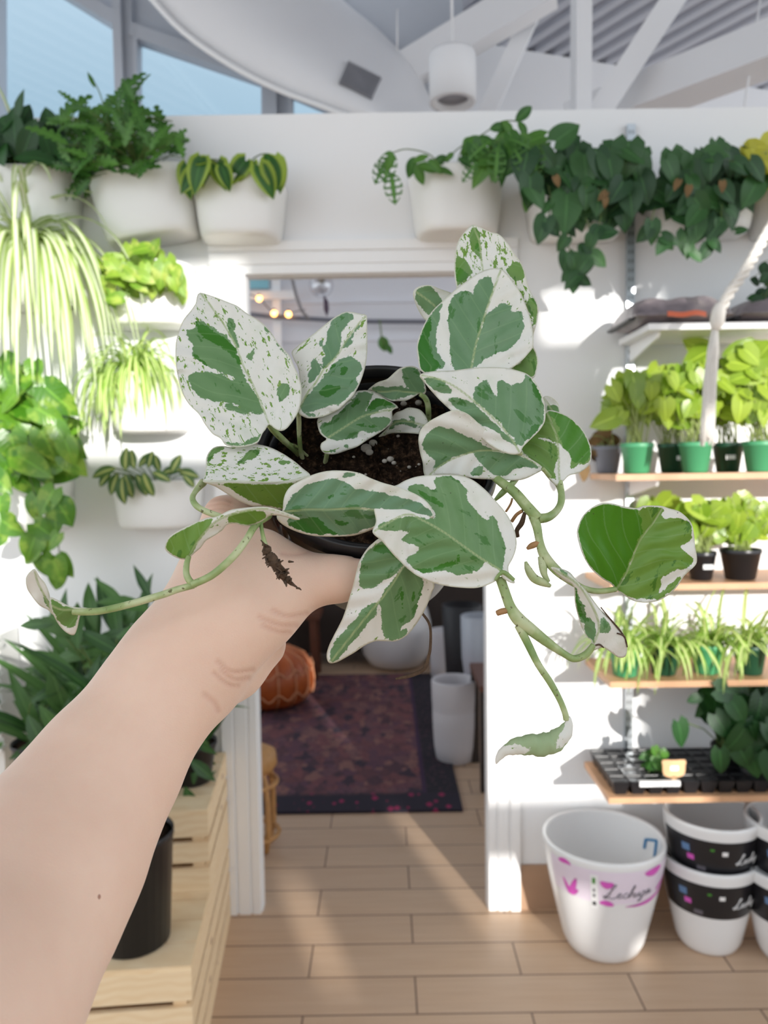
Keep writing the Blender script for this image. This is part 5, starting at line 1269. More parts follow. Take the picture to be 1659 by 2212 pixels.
# ------------------------------------------------------------------ shelves on the right
RX = .782
FR = 2.167
SH = {k: at(1450, y, FR).z - .009 for k, y in (('soil', 705), ('seed', 1030), ('mid', 1268), ('spider', 1478), ('tray', 1728))}   # board undersides
t = thing('shelf_rail', (RX, WALL, .5), 'galvanised slotted rail screwed to the wall holding the shelf brackets', 'shelf rail')
a_, b_ = at(1358, 272, WALL), at(1358, 1640, WALL)
mb = MB(); mb.bx(RX - .0125, RX + .0125, WALL - .016, WALL - .012, b_.z, a_.z); mb.bx(RX - .0125, RX - .010, WALL - .013, WALL - .0005, b_.z, a_.z); mb.bx(RX + .010, RX + .0125, WALL - .013, WALL - .0005, b_.z, a_.z)
part(mb, 'rail', M_METAL, t)
mb = MB(); z = b_.z + .02
while z < a_.z - .02:
    for dx in (-.005, .005): mb.bx(RX + dx - .0015, RX + dx + .0015, WALL - .0165, WALL - .0161, z, z + .012)
    z += .028
part(mb, 'slots', M_DARK, t)
for k, zb in SH.items():
    mb = MB(); f_, b2 = [Vector((RX - .004, WALL - .014, zb - .055)), Vector((RX - .004, FR + .035, zb - .018)), Vector((RX - .004, FR + .02, zb - .001)), Vector((RX - .004, WALL - .014, zb - .001))], None
    mb.prism(f_, [p + Vector((.008, 0, 0)) for p in f_]); part(mb, 'bracket', M_TRIM, t)
def shelf(k, x0, label, x1=1.75, mat=None):
    mb = MB(); mb.bx(x0, x1, FR, WALL - .018, SH[k], SH[k] + .018)
    return tag(mb.build('shelf_board', mat or M_SHELF), label, 'shelf', 'shelves on the right wall')
shelf('soil', .745, 'top pale painted shelf carrying the grey soil bags', 1.75, M_TRIM)
shelf('seed', .655, 'plywood shelf carrying the leafy seedlings in green pots')
shelf('mid', .64, 'plywood shelf carrying the leafy plants in black pots')
shelf('spider', .64, 'plywood shelf carrying the small spider plants in green pots')
shelf('tray', .637, 'lowest plywood shelf carrying the black seed tray')
ST = {k: v + .018 for k, v in SH.items()}
def X_(px, Y): return at(px, 1000, Y).x
# bags of soil
def bag(x0, x1, label, seed, stripe):
    r_ = random.Random(seed); nx, ny = 40, 12; Y0, Y1 = 2.15, 2.42; zb = ST['soil']
    t = thing('soil_bag', ((x0 + x1) / 2, 2.3, zb), label, 'bag', 'bags of soil on the top shelf')
    def P(i, j, top):
        u, v = i / nx, j / ny; x = x0 + (x1 - x0) * u; y = Y0 + (Y1 - Y0) * v
        e = (1 - abs(2 * u - 1) ** 5) * (1 - abs(2 * v - 1) ** 3)
        z = zb + .001 + (.022 + .062 * e ** .6 + .005 * math.sin(9 * u + seed) * e + .0022 * math.sin(23 * u + 5 * v + seed)) * top if top else zb + .001 + .02 * (1 - e)
        return Vector((x, y + .008 * math.sin(7 * u + seed), z))
    mb = MB()
    tp = [P(i, j, 1) for i in range(nx + 1) for j in range(ny + 1)]; bt = [P(i, j, 0) for i in range(nx + 1) for j in range(ny + 1)]; m = ny + 1
    mb.add(tp, [(i * m + j, (i + 1) * m + j, (i + 1) * m + j + 1, i * m + j + 1) for i in range(nx) for j in range(ny)])
    mb.add(bt, [(i * m + j, i * m + j + 1, (i + 1) * m + j + 1, (i + 1) * m + j) for i in range(nx) for j in range(ny)])
    for i in range(nx): mb.add([tp[i * m], tp[(i + 1) * m], bt[(i + 1) * m], bt[i * m]], [(0, 3, 2, 1)]); mb.add([tp[i * m + ny], tp[(i + 1) * m + ny], bt[(i + 1) * m + ny], bt[i * m + ny]], [(0, 1, 2, 3)])
    for j in range(ny): mb.add([tp[j], tp[j + 1], bt[j + 1], bt[j]], [(0, 1, 2, 3)]); mb.add([tp[nx * m + j], tp[nx * m + j + 1], bt[nx * m + j + 1], bt[nx * m + j]], [(0, 3, 2, 1)])
    part(mb, 'film', M_BAG, t)
    mb = MB(); ss = [(P(i, 0, 1) + Vector((0, -.004, .004)), P(i, 0, 1) + Vector((0, -.004, -.010))) for i in range(int(nx * stripe[0]), int(nx * stripe[1]) + 1)]
    for (a, b), (c, d) in zip(ss[:-1], ss[1:]): mb.add([a, c, d, b], [(0, 3, 2, 1)])
    o = part(mb, 'printed_stripe', M_ORANGE, t); o['label'] = 'orange printed stripe'
    mb = MB(); p = P(0, ny // 2, 1); mb.bx(x0 - .012, x0 + .006, Y0 + .03, Y1 - .03, zb + .012, zb + .018); part(mb, 'sealed_end', M_BLACK, t)
bag(.705, .985, 'grey soil bag with an orange stripe at the left end of the top shelf', 1, (.3, .68))
bag(1.0, 1.45, 'second soil bag further right on the top shelf behind the macrame cord', 4, (.25, .5))
rnd = random.Random(21)
t = thing('potted_hoya', (1.16, 2.25, ST['soil'] + .09), 'dark round leaved plant at the right edge standing over the soil bags', 'potted plant')
cb = Vector((1.2, 2.25, ST['soil'] + .088)); round_pot(t, cb, .055, .08, M_BPOT)
mb, st = MB(), MB(); fill(mb, st, rnd, [(1625, 590), (1650, 572), (1740, 580), (1740, 660), (1632, 655)], 34, (24, 40), (2.16, 2.3), (90, 60), cb + ZUP * .08, 'oval', .8, .3)
foliage(t, mb, L_DARK, st)

# generic small plants on the shelves
def seedling(name, px, k, Y, r, h, mat, lab, grp, poly, n, size, leafm, kind='heart', ang=(85, 50), extra=(), tagw=None, up=.7):
    x = X_(px, Y); c = Vector((x, Y, ST[k] + .0005))
    t = thing(name, c, lab, 'potted plant', grp); round_pot(t, c, r, h, mat)
    mb, st = MB(), MB(); cr_ = c + ZUP * (h - .008)
    if poly: fill(mb, st, rnd, poly, n, size, (Y - .05, Y + .06), ang, cr_, kind, .95, .3, .5, up, .6, .12, .0013)
    for e in extra: leaf_px(mb, rnd, *e)
    foliage(t, mb, leafm, st, M_STALK)
    if tagw:
        mb = MB(); mb.box(c + Vector((tagw, -r * .93, h * .5)), (.028, .002, .013)); o = part(mb, 'pot_label', M_PAPER, t); o['label'] = 'small white pot label'
    return t, cr_
G1 = 'leafy seedlings in green pots'
def blob(px, y0, y1, w): return [(px - w * .7, y1 - 25), (px - w, (y0 + y1) / 2), (px - w * .7, y0 + 14), (px, y0), (px + w * .8, y0 + 10), (px + w, (y0 + y1) / 2), (px + w * .6, y1 - 25)]
seedling('potted_seedling', 1376, 'seed', 2.225, .047, .088, M_GPOT, 'leafy seedling in a green pot at the left end of its shelf', G1, blob(1362, 815, 930, 52), 40, (36, 62), L_SEED, extra=((1345, 850, 66, -20, 2.22, 'heart', .9), (1330, 900, 60, 160, 2.2, 'heart', .8)))
seedling('potted_seedling', 1502, 'seed', 2.225, .047, .088, M_GPOT, 'leafy seedling in a green pot standing just behind the macrame tassel', G1, blob(1490, 790, 930, 66), 46, (34, 56), L_SEED)
seedling('potted_seedling', 1640, 'seed', 2.225, .047, .088, M_GPOT, 'tall leafy seedling in a green pot right of the macrame tassel', G1, blob(1615, 745, 930, 60), 52, (34, 64), L_SEED, extra=((1560, 770, 74, -30, 2.22, 'oval', .4), (1600, 760, 60, -30, 2.22, 'lance', .4), (1590, 800, 70, 20, 2.2, 'heart', .8)))
seedling('potted_seedling', 1452, 'seed', 2.33, .045, .088, M_GPOTD, 'leafy seedling in a shaded dark green pot between the two left green pots', 'leafy seedlings in shaded dark green pots', blob(1430, 800, 930, 50), 34, (32, 54), L_SEED, tagw=.012)
seedling('potted_seedling', 1572, 'seed', 2.33, .045, .088, M_GPOTD, 'leafy seedling in a shaded dark green pot just right of the macrame tassel', 'leafy seedlings in shaded dark green pots', blob(1560, 780, 930, 50), 34, (32, 54), L_SEED, extra=((1525, 765, 60, -140, 2.3, 'heart', .9), (1530, 760, 66, 160, 2.28, 'heart', .8)), tagw=-.01)
t, cr_ = seedling('potted_dried_plant', 1312, 'seed', 2.40, .045, .085, M_GREYPOT, 'browned plant in a slate grey pot at the back left corner of the seedling shelf', None, [(1270, 945), (1300, 925), (1325, 940), (1320, 975), (1280, 985)], 16, (18, 34), M_BROWNLEAF, 'oval', extra=((1262, 992, 50, 92, 2.3, 'oval', .5), (1270, 985, 30, 120, 2.3, 'oval', .5)))
G2 = 'leafy plants in black pots'
seedling('potted_peperomia', 1517, 'mid', 2.235, .042, .084, M_BPOT, 'lime leafy plant in a smaller black pot with a white label', G2, blob(1520, 1090, 1190, 55), 36, (34, 60), L_SEED, extra=((1470, 1110, 60, -10, 2.22, 'heart', .8),), tagw=.004)
seedling('potted_peperomia', 1602, 'mid', 2.235, .058, .090, M_BPOT, 'lime leafy plant in a wider plain black pot', G2, blob(1590, 1085, 1190, 72), 46, (34, 60), L_SEED)
seedling('potted_peperomia', 1420, 'mid', 2.33, .045, .085, M_BPOT, 'lime leafy plant in a black pot mostly hidden behind the round glossy leaf', G2, blob(1425, 1080, 1190, 55), 26, (34, 56), L_SEED)
G3 = 'small spider plants in green pots'
for px, Y, m, lab, n in ((1352, 2.235, M_GPOT, 'small spider plant in the leftmost light green pot of its shelf', 46), (1437, 2.245, M_GPOTD, 'small spider plant in the dark green pot second from the left of its shelf', 46), (1530, 2.25, M_GPOT, 'small spider plant in the light green pot third from the left of its shelf', 42), (1626, 2.235, M_GPOTD, 'small spider plant in the dark green pot at the right edge of its shelf', 44)):
    c = Vector((X_(px, Y), Y, ST['spider'] + .0005)); t = thing('potted_spider_plant', c, lab, 'potted plant', G3); round_pot(t, c, .047, .088, m)
    mb = MB(); spider(mb, rnd, c + ZUP * .085, n + 10, (.11, .22), (.010, .017), (1.4, 4.6), (.7, 1.7), (-.75, .3)); foliage(t, mb, L_SPIDER2)
# seed tray
TX0, TX1, TY0, TY1, TZ = .652, 1.52, 2.178, 2.432, ST['tray'] + .0005
t = thing('seed_tray', ((TX0 + TX1) / 2, (TY0 + TY1) / 2, TZ), 'black plastic seed tray of many small cells on the lowest shelf', 'tray')
mb = MB(); nx, ny = 17, 5; cw, ch = (TX1 - TX0) / nx, (TY1 - TY0) / ny; zt = TZ + .042
for i in range(nx):
    for j in range(ny):
        x0, x1, y0, y1 = TX0 + i * cw, TX0 + (i + 1) * cw, TY0 + j * ch, TY0 + (j + 1) * ch
        rings = []
        for ins, z in ((0, zt), (.004, zt - .001), (.012, TZ + .006)):
            rings.append([Vector((x0 + ins, y0 + ins, z)), Vector((x1 - ins, y0 + ins, z)), Vector((x1 - ins, y1 - ins, z)), Vector((x0 + ins, y1 - ins, z))])
        rings2 = [[Vector((x0 + ins, y0 + ins, z)), Vector((x1 - ins, y0 + ins, z)), Vector((x1 - ins, y1 - ins, z)), Vector((x0 + ins, y1 - ins, z))] for ins, z in ((.001, zt - .004), (.010, TZ))]
        mb.loft(rings, True, False, 0, False); mb.add(rings[-1], [(0, 1, 2, 3)], 0, False); mb.loft(rings2, True, True, 0, False)
part(mb, 'cells', M_BPOT, t)
mb = MB()
for i in range(nx):
    for j in range(ny):
        if rnd.random() < .55: x, y = TX0 + (i + .5) * cw, TY0 + (j + .5) * ch; mb.ball((x, y, TZ + .018), .014, 4, 0, (1, 1, .5))
part(mb, 'soil', M_SOIL, t)
mb = MB(); f0 = at(1372, 1695, TY0 - .003); mb.bx(.728, .845, TY0 - .006, TY0 - .001, zt - .014, zt - .002); mb.bx(.728, .845, TY0 - .006, TY0 + .006, zt - .002, zt + .001)
part(mb, 'paper_strip', M_PAPER, t)
x, y = X_(1415, 2.26), 2.26
t = thing('seedling', (x, y, TZ + .03), 'small green seedling growing in the seed tray behind the wooden tag', 'plant')
mb, st = MB(), MB(); fill(mb, st, rnd, [(1385, 1640), (1405, 1618), (1440, 1625), (1445, 1670), (1400, 1685)], 18, (20, 34), (2.22, 2.3), (80, 60), Vector((x, y, TZ + .03)), 'heart', .8, .3); foliage(t, mb, L_MID, st)
t = thing('plant_tag', at(1455, 1700, 2.2), 'small wooden plant tag stuck in the front of the seed tray', 'plant tag')
mb = MB(); c0 = at(1456, 1663, 2.19); w, h = .033, .0285
out = crom([(c0.x - w, c0.z + h * .5), (c0.x - w, c0.z + h), (c0.x, c0.z + h), (c0.x + w, c0.z + h), (c0.x + w, c0.z + h * .4), (c0.x + w * .9, c0.z - h * .5), (c0.x + w * .3, c0.z - h * .8), (c0.x - w * .3, c0.z - h * .8), (c0.x - w * .9, c0.z - h * .5)], .008, True)
F_ = [Vector((q[0], c0.y, q[1])) for q in out]; mb.prism(F_[::-1], [p + Vector((0, .003, 0)) for p in F_][::-1]); part(mb, 'face', M_TAGWOOD, t)
mb = MB(); mb.bx(c0.x - .006, c0.x + .006, c0.y, c0.y + .003, TZ + .03, c0.z - h * .7); part(mb, 'stake', M_TAGWOOD, t)
mb = MB(); mb.bx(c0.x - .011, c0.x + .013, c0.y - .0012, c0.y - .0002, c0.z - .002, c0.z + .012); part(mb, 'price_sticker', M_PAPER, t)
x, y = X_(1580, 2.3), 2.3
t = thing('potted_pothos', (x, y, TZ + .0425), 'tall dark green leafy plant rising from the seed tray at the right', 'potted plant'); c = Vector((x, y, TZ + .0425)); round_pot(t, c, .05, .06, M_BPOT)
mb, st = MB(), MB(); fill(mb, st, rnd, [(1520, 1500), (1600, 1490), (1640, 1500), (1720, 1520), (1720, 1670), (1640, 1660), (1600, 1640), (1560, 1600), (1535, 1560)], 60, (46, 84), (2.14, 2.36), (90, 40), c + ZUP * .05, 'heart', .8, .26, .5, .4)
for e in ((1465, 1560, 64, 75, 2.18, 'heart', .75), (1525, 1495, 60, 10, 2.2, 'oval', .5), (1520, 1500, 40, 160, 2.2, 'oval', .6), (1555, 1620, 66, 85, 2.14, 'heart', .6), (1545, 1545, 60, 60, 2.16, 'heart', .8)): leaf_px(mb, rnd, *e)
st.tube([at(p[0], p[1], 2.2) for p in ((1480, 1560), (1520, 1575), (1570, 1620))], .002, 5)
foliage(t, mb, L_DARK, st)

# ------------------------------------------------------------------ floor pots on the right
def big_prof(r, h, rb): return [(r * rb * .93, 0), (r * rb, .008), (r * (rb + .12 * (1 - rb) + .02), h * .10), (r * (rb + .42 * (1 - rb)), h * .32), (r * (rb + .70 * (1 - rb)), h * .58), (r * (rb + .92 * (1 - rb)), h * .82), (r * .995, h * .95), (r, h * .985), (r - .002, h), (r - .009, h), (r - .012, h - .006)]
def prof_r(pr, z):
    for (r0, z0), (r1, z1) in zip(pr[:-1], pr[1:]):
        if z0 <= z <= z1: return r0 + (r1 - r0) * (z - z0) / max(z1 - z0, 1e-9)
    return pr[-1][0]
SCRIPT = [[(0, .2), (.1, .1), (.3, .5), (.45, .95), (.35, 1), (.3, .8), (.32, .3), (.25, .05), (.1, 0), (.2, .12), (.5, .0), (.7, .1), (.9, .3), (.85, .4), (.75, .3), (.78, .1), (.9, .05), (1.05, .15)],
          [(1.27, .36), (1.14, .38), (1.05, .2), (1.15, .05), (1.3, .12), (1.5, .7), (1.45, .92), (1.4, .7), (1.4, .05), (1.5, .35), (1.6, .35), (1.62, .1), (1.7, .08)],
          [(1.75, .35), (1.73, .1), (1.85, .05), (1.97, .35), (1.97, .08), (2.08, .12)], [(2.1, .35), (2.3, .35), (2.12, .05), (2.22, .02), (2.25, -.2), (2.1, -.3), (2.08, -.2), (2.4, .1)],
          [(2.66, .35), (2.5, .38), (2.42, .2), (2.5, .05), (2.65, .3), (2.66, .08), (2.85, .18)]]
def on_pot(c, pr, ang, z, off=.001):
    r_ = prof_r(pr, z) + off; return c + Vector((math.sin(ang) * r_, -math.cos(ang) * r_, z))
def band(c, pr, a0, a1, z0, z1, off=.0008, n=40, rows=4):
    mb = MB(); rows_ = []
    for j in range(rows + 1):
        z = z0 + (z1 - z0) * j / rows; rows_.append([on_pot(c, pr, a0 + (a1 - a0) * i / n, z, off) for i in range(n + 1)])
    mb.loft(rows_, False, False); return mb
def script(c, pr, a0, z0, size, rad, mat, parent, name='lettering', off=.0018):
    mb = MB()
    for s_ in SCRIPT:
        cc = crom([(p[0] + .28 * p[1], p[1]) for p in s_], .03)
        mb.tube([on_pot(c, pr, a0 + q[0] * size / pr[-3][0], z0 + q[1] * size * .8, off) for q in cc], rad, 5)
    part(mb, name, mat, parent)
def marks(c, pr, items, parent, name, mat, off=.0016):
    for a, z, w, h in items:
        mb = band(c, pr, a - w / 2 / .15, a + w / 2 / .15, z - h / 2, z + h / 2, off, 6, 2); part(mb, name, mat, parent)
PX0 = X_(1305, 2.265); c = Vector((PX0, 2.265, .0005)); pr = big_prof(.181, .338, .60)
t = thing('floor_planter', c, 'large empty white pot with a pink and lilac label standing alone on the floor', 'pot')
mb = MB(); inner = [(.169, .328), (.152, .2), (.115, .03), (.0005, .028)]
mb.lathe(pr + inner, 64, Matrix.Translation(c)); part(mb, 'pot', M_CERAM, t)
mb = band(c, pr, -1.25, 1.35, .215, .316); o = LB_ = part(mb, 'label_band', M_LILAC, t); o['label'] = 'translucent lilac label'
def blobs(items, mat, name, rad=1):
    for pts, w in items:
        mb = MB(); cc = crom(pts, .03); 
        mb.tube([on_pot(c, pr, q[0], q[1], .0012 - w * .0) for q in cc], [max(.001, w * math.sin(math.pi * (i + .6) / (len(cc) + .2))) for i in range(len(cc))], 8)
        # flatten against the wall of the pot
        mb.v = [c + (p - c) if False else on_pot(c, pr, math.atan2(p.x - c.x, -(p.y - c.y)), p.z - c.z, .0014) for p in mb.v]
        part(mb, name, mat, LB_)
blobs([([(-1.05, .312), (-.9, .317), (-.8, .312)], .008), ([(-.98, .262), (-.86, .225), (-.7, .24)], .010), ([(-.72, .275), (-.82, .235), (-.92, .22)], .009), ([(-.32, .285), (-.22, .275), (-.12, .282)], .011), ([(-.34, .215), (-.25, .218), (-.1, .212)], .009), ([(.4, .304), (.6, .302), (.8, .308)], .012), ([(.1, .207), (.5, .208), (.9, .22), (1.2, .24)], .006), ([(.75, .235), (.95, .245), (1.15, .26)], .008)], M_PINK, 'printed_petal')
mb = band(c, pr, -.48, -.36, .195, .303, .0018, 6, 4); part(mb, 'price_strip', M_PAPER, LB_)
marks(c, pr, [(-.425, .285, .007, .018)], LB_, 'leaf_print', M_GREENINK, .0024)
marks(c, pr, [(-.425, .212, .009, .012)], LB_, 'ink_mark', M_BAND, .0024)
marks(c, pr, [(-.425, .255, .005, .010), (-.425, .238, .006, .010)], LB_, 'ink_mark', M_INK, .0024)
script(c, pr, -.30, .234, .056, .0011, M_INK, LB_)
mb = MB()
for (a0, z0), (a1, z1) in (((1.00, .312), (1.34, .290)), ((1.00, .312), (.98, .232)), ((1.34, .290), (1.35, .262)), ((.98, .232), (1.10, .228))):
    n_ = 8; P = []
    for i in range(n_ + 1):
        a = a0 + (a1 - a0) * i / n_; z = z0 + (z1 - z0) * i / n_; r_ = .1645 - (.315 - z) * .14
        P.append(c + Vector((math.sin(a + .62) * r_, -math.cos(a + .62) * r_, z)))
    mb.tube(P, .004, 6)
part(mb, 'sticker_outline', M_BLUE, t)
def stacked(px, Y, zb, lab):
    c = Vector((X_(px, Y), Y, zb)); pr = big_prof(.140, .276, .62)
    t = thing('floor_planter', c, lab, 'pot', 'stacked white pots with black labels')
    mb = MB(); mb.lathe(pr + [(.130, .268), (.120, .17), (.088, .03), (.0005, .028)], 56, Matrix.Translation(c)); part(mb, 'pot', M_CERAM, t)
    mb = band(c, pr, -1.6, 1.5, .135, .240); o = LB_ = part(mb, 'label_band', M_BAND, t); o['label'] = 'black printed label'
    script(c, pr, .12, .17, .040, .0012, M_WHITEINK, LB_)
    marks(c, pr, [(-.12, .205, .018, .013)], LB_, 'price_sticker', M_PAPER)
    marks(c, pr, [(-.95, .205, .028, .022)], LB_, 'photo_print', simple('slate_blue_print', srgb(96, 130, 170), .5) if 'slate_blue_print' not in MATS else MATS['slate_blue_print'])
    marks(c, pr, [(-.85, .178, .024, .016)], LB_, 'flower_print', M_PINK); marks(c, pr, [(-.38, .214, .012, .007)], LB_, 'leaf_print', M_GREENINK)
    marks(c, pr, [(-.62, .15, .03, .014)], LB_, 'small_print', M_INK)
    return t
t = stacked(1540, 2.27, .0005, 'lower white pot of the stacked pair, with a black label')
stacked(1545, 2.27, .132, 'upper white pot nested in the stacked pair, with a black label')
stacked(1728, 2.2, .0005, 'lower white pot with black label cut by the right edge of the photo')
stacked(1732, 2.2, .138, 'upper nested pot with black label cut by the right edge of the photo')

# ------------------------------------------------------------------ crates and plants on the left
YAW = -4.2
def crate(label, x_right, yf, w, d, z0, z1):
    """closed pine crate; x_right, yf: its front right corner on plan"""
    Rm = Matrix.Rotation(R(-YAW), 3, 'Z'); o_ = Vector((x_right, yf, z0)); H = z1 - z0
    t = thing('pine_crate', o_, label, 'crate', 'stepped pine crates beside the doorway')
    def bxx(mb, x0, x1, y0, y1, za, zb): mb.box(o_ + Rm @ Vector(((x0 + x1) / 2, (y0 + y1) / 2, (za + zb) / 2)), (x1 - x0, y1 - y0, zb - za), Rm)
    n = max(2, round(H / .072)); sh = H / n; g = .016
    f, s, tp, co_, f2, s2 = MB(), MB(), MB(), MB(), MB(), MB()
    for k in range(n):
        za, zb = k * sh + (g / 2 if k else 0), (k + 1) * sh - (g / 2 if k < n - 1 else 0)
        bxx(f, -w, -.0, 0, .012, za, zb); bxx(f2, -w, 0, d - .012, d, za, zb)
        bxx(s, -.013, 0, .0125, d - .0125, za, zb); bxx(s2, -w, -w + .013, .0125, d - .0125, za, zb)
    m = max(3, round(d / .09)); sw = d / m
    for k in range(m): bxx(tp, -w + .001, -.001, k * sw + .002, (k + 1) * sw - .002, H, H + .011)
    for x in (-.045, -w + .015):
        for y in (.0125, d - .04): co_ = MB(); bxx(co_, x, x + .03, y, y + .028, 0, H); part(co_, 'corner_block', M_PINE, t)
    part(f, 'front_panel', M_PINE, t); part(s, 'side_panel', M_PINE, t); part(s2, 'side_panel', M_PINE, t); part(f2, 'back_panel', M_PINE, t); part(tp, 'top_panel', M_PINE, t);
    mb = MB(); bxx(mb, -w + .03, -.03, .03, d - .03, .004, .010); part(mb, 'bottom_panel', M_PINE, t)
LA, LB = on_floor(500, 1972), on_floor(454, 2212)
YAW = -math.degrees(math.atan2(LB.x - LA.x, LA.y - LB.y))
def side_pt(px, z):
    """where the line of the crates' right sides meets the picture column px"""
    best = min((LA + (LB - LA) * (k / 400 * 2.2) for k in range(401)), key=lambda p: abs(crown_px((p.x, p.y, z))[0] - px))
    return best
q1 = side_pt(415, .25); ZL = at(415, 2086, q1.y).z; q2 = side_pt(454, ZL); ZU = at(450, 1748, q2.y).z
crate('lower pine crate under the black nursery pot', q1.x, q1.y, .62, 2.435 - q1.y, .0005, ZL - .0115)
crate('upper pine crate standing on the lower one against the wall', q2.x, q2.y, .56, 2.43 - q2.y, ZL, ZU - .0115)
rnd = random.Random(9)
c = Vector((X_(255, 1.80), 1.80, ZL + .0005))
t = thing('nursery_pot', c, 'tall black nursery pot standing on the lower pine crate behind the forearm', 'potted plant'); round_pot(t, c, .100, .27, M_BPOT, .84, .018)
mb = MB(); up_blades(mb, rnd, c + ZUP * .25, 16, (.2, .4), (.03, .05), (.2, .9), 'lance', 1.0); foliage(t, mb, L_DARK)
zt = ZU + .0005
for (px, Y, r_, h, lab, n, L, W, nm, poly, fn) in (
    (395, 2.2, .075, .12, 'dark strappy plant in a black pot at the doorway end of the upper crate', 18, (.16, .28), (.035, .05), 'potted_palm', [(380, 1580), (420, 1560), (450, 1640), (430, 1700), (370, 1720), (340, 1700)], 22),
    (230, 2.2, .09, .14, 'large dark plant with long pointed leaves behind the wrist', 40, (.30, .52), (.026, .042), 'potted_palm', [(120, 1330), (300, 1290), (340, 1330), (250, 1480), (170, 1560), (120, 1480)], 40),
    (60, 2.22, .08, .12, 'dark leafy plant below the tower planter at the left edge', 14, (.2, .34), (.03, .045), 'potted_palm', [(90, 1500), (140, 1430), (210, 1460), (160, 1560), (100, 1600)], 18)):
    c = Vector((X_(px, Y), Y, zt)); t = thing(nm, c, lab, 'potted plant', 'dark plants on the crates'); round_pot(t, c, r_, h, M_BPOT)
    mb, st = MB(), MB(); up_blades(mb, rnd, c + ZUP * h * .9, n, L, W, (.25, 1.3) if px != 395 else (.1, .5), 'lance', 1.0, .25, .5)
    fill(mb, st, rnd, poly, fn, (90, 170) if px != 395 else (50, 90), (Y - .14, Y + .1), (-70, 60), c + ZUP * h, 'lance', .26, .2, .8, .5, .6, pet=.0016, radial=.7)
    if px == 230:
        for e in ((272, 1310, 95, -130, 2.2, 'lance', .22), (330, 1300, 100, -120, 2.2, 'lance', .2), (120, 1345, 90, 180, 2.15, 'lance', .3), (110, 1330, 70, 40, 2.15, 'heart', .9), (300, 1390, 190, 150, 2.1, 'lance', .18), (310, 1360, 150, 170, 2.12, 'lance', .2), (260, 1420, 150, 120, 2.1, 'lance', .24)): leaf_px(mb, rnd, *e)
    if px == 60:
        for e in ((110, 1440, 150, 75, 2.14, 'lance', .36), (60, 1545, 120, 60, 2.14, 'lance', .36), (140, 1450, 120, 130, 2.14, 'lance', .3), (20, 1640, 100, -30, 2.14, 'lance', .2)): leaf_px(mb, rnd, *e)
    if px == 395:
        for e in ((400, 1700, 90, 70, 2.1, 'lance', .4), (410, 1640, 80, 40, 2.1, 'lance', .35), (420, 1600, 60, 30, 2.1, 'lance', .3), (370, 1690, 80, 100, 2.1, 'lance', .4)): leaf_px(mb, rnd, *e)
    foliage(t, mb, L_PALM, st)
c = at(40, 1700, 2.05); c.z = zt
# ------------------------------------------------------------------ through the doorway
ra, rb_ = on_floor(1000, 1754), on_floor(925, 1458); cx_ = ra.x - .605
mb = MB(); mb.bx(cx_ - .60, cx_ + .605, ra.y, rb_.y, .0005, .013); o = mb.build('rug', M_RUG, org=(cx_ , ra.y + 1.05, 0)); tag(o, 'dark red and purple patterned rug on the floor beyond the doorway', 'rug')
c = on_floor(676, 1522); c = Vector((c.x - .285, c.y + .02, .0135)); t = thing('leather_pouf', c, 'round tan leather pouf with pale stitching standing on the rug', 'pouf')
pf = [(.001, 0), (.16, 0), (.24, .025), (.285, .08), (.30, .15), (.29, .22), (.25, .29), (.18, .33), (.10, .345), (.001, .348)]
mb = MB(); rings = []
for r_, z in pf:
    rings.append([c + Vector((r_ * (1 - .03 * abs(math.cos(8 * a)) ** 8) * math.cos(a), r_ * (1 - .03 * abs(math.cos(8 * a)) ** 8) * math.sin(a), z)) for a in [2 * math.pi * j / 96 for j in range(96)]])
mb.loft(rings, True, True); part(mb, 'cushion', M_LEATHER, t)
mb = MB()
for k in range(16):
    a = 2 * math.pi * (k + .0) / 16; mb.tube([c + Vector(((r_ * .985) * math.cos(a), (r_ * .985) * math.sin(a), z)) for r_, z in pf[2:-1]], .005, 5)
for z, r_ in ((.10, .293), (.23, .288)): mb.tube([c + Vector((r_ * math.cos(a), r_ * math.sin(a), z + .02 * math.cos(16 * a))) for a in [2 * math.pi * j / 96 for j in range(97)]], .005, 5)
part(mb, 'stitching', M_SEAM, t)
c = on_floor(600, 1830); c = Vector((c.x - .095, max(c.y, 2.66), .0005)); t = thing('rattan_stand', c, 'small curved rattan stand just behind the left door casing', 'stand')
for k in range(4):
    a = math.pi / 4 + k * math.pi / 2; d = Vector((math.cos(a), math.sin(a), 0)); mb = MB()
    mb.tube(crom([tuple(c + d * r_ + ZUP * z) for r_, z in ((.05, .02), (.085, .012), (.10, .08), (.10, .2), (.09, .28), (.06, .33))], .02), .011, 8); part(mb, 'leg', M_RATTAN, t)
for z, r_, nm in ((.06, .10, 'lower_ring'), (.26, .097, 'upper_ring')):
    mb = MB(); mb.tube([c + Vector((r_ * math.cos(a), r_ * math.sin(a), z)) for a in [2 * math.pi * j / 32 for j in range(33)]], .009, 8); part(mb, nm, M_RATTAN, t)
mb = MB(); mb.lathe([(.001, .30), (.08, .30), (.10, .33), (.095, .375), (.06, .395), (.001, .40)], 24, Matrix.Translation(c)); part(mb, 'woven_seat', M_RATTAN, t)
def ceramic(c, r_, h, rb, lab, cat='pot', grp=None, mat=None, curve=.9):
    t = thing('ceramic_pot', c, lab, cat, grp); mb = MB()
    mb.lathe([(r_ * rb * .9, 0), (r_ * rb, .006), (r_ * (rb + (1 - rb) * .6), h * .3), (r_ * (rb + (1 - rb) * curve), h * .65), (r_, h * .97), (r_ - .003, h), (r_ - .012, h), (r_ - .014, h - .01), (r_ * .8, h * .5), (r_ * rb * .7, .05), (.0005, .048)], 40, Matrix.Translation(c)); part(mb, 'pot', mat or M_CERAM, t); return t
M_WPOT = simple('matt_white_pot', (.62, .60, .62), .55, .03, 6)
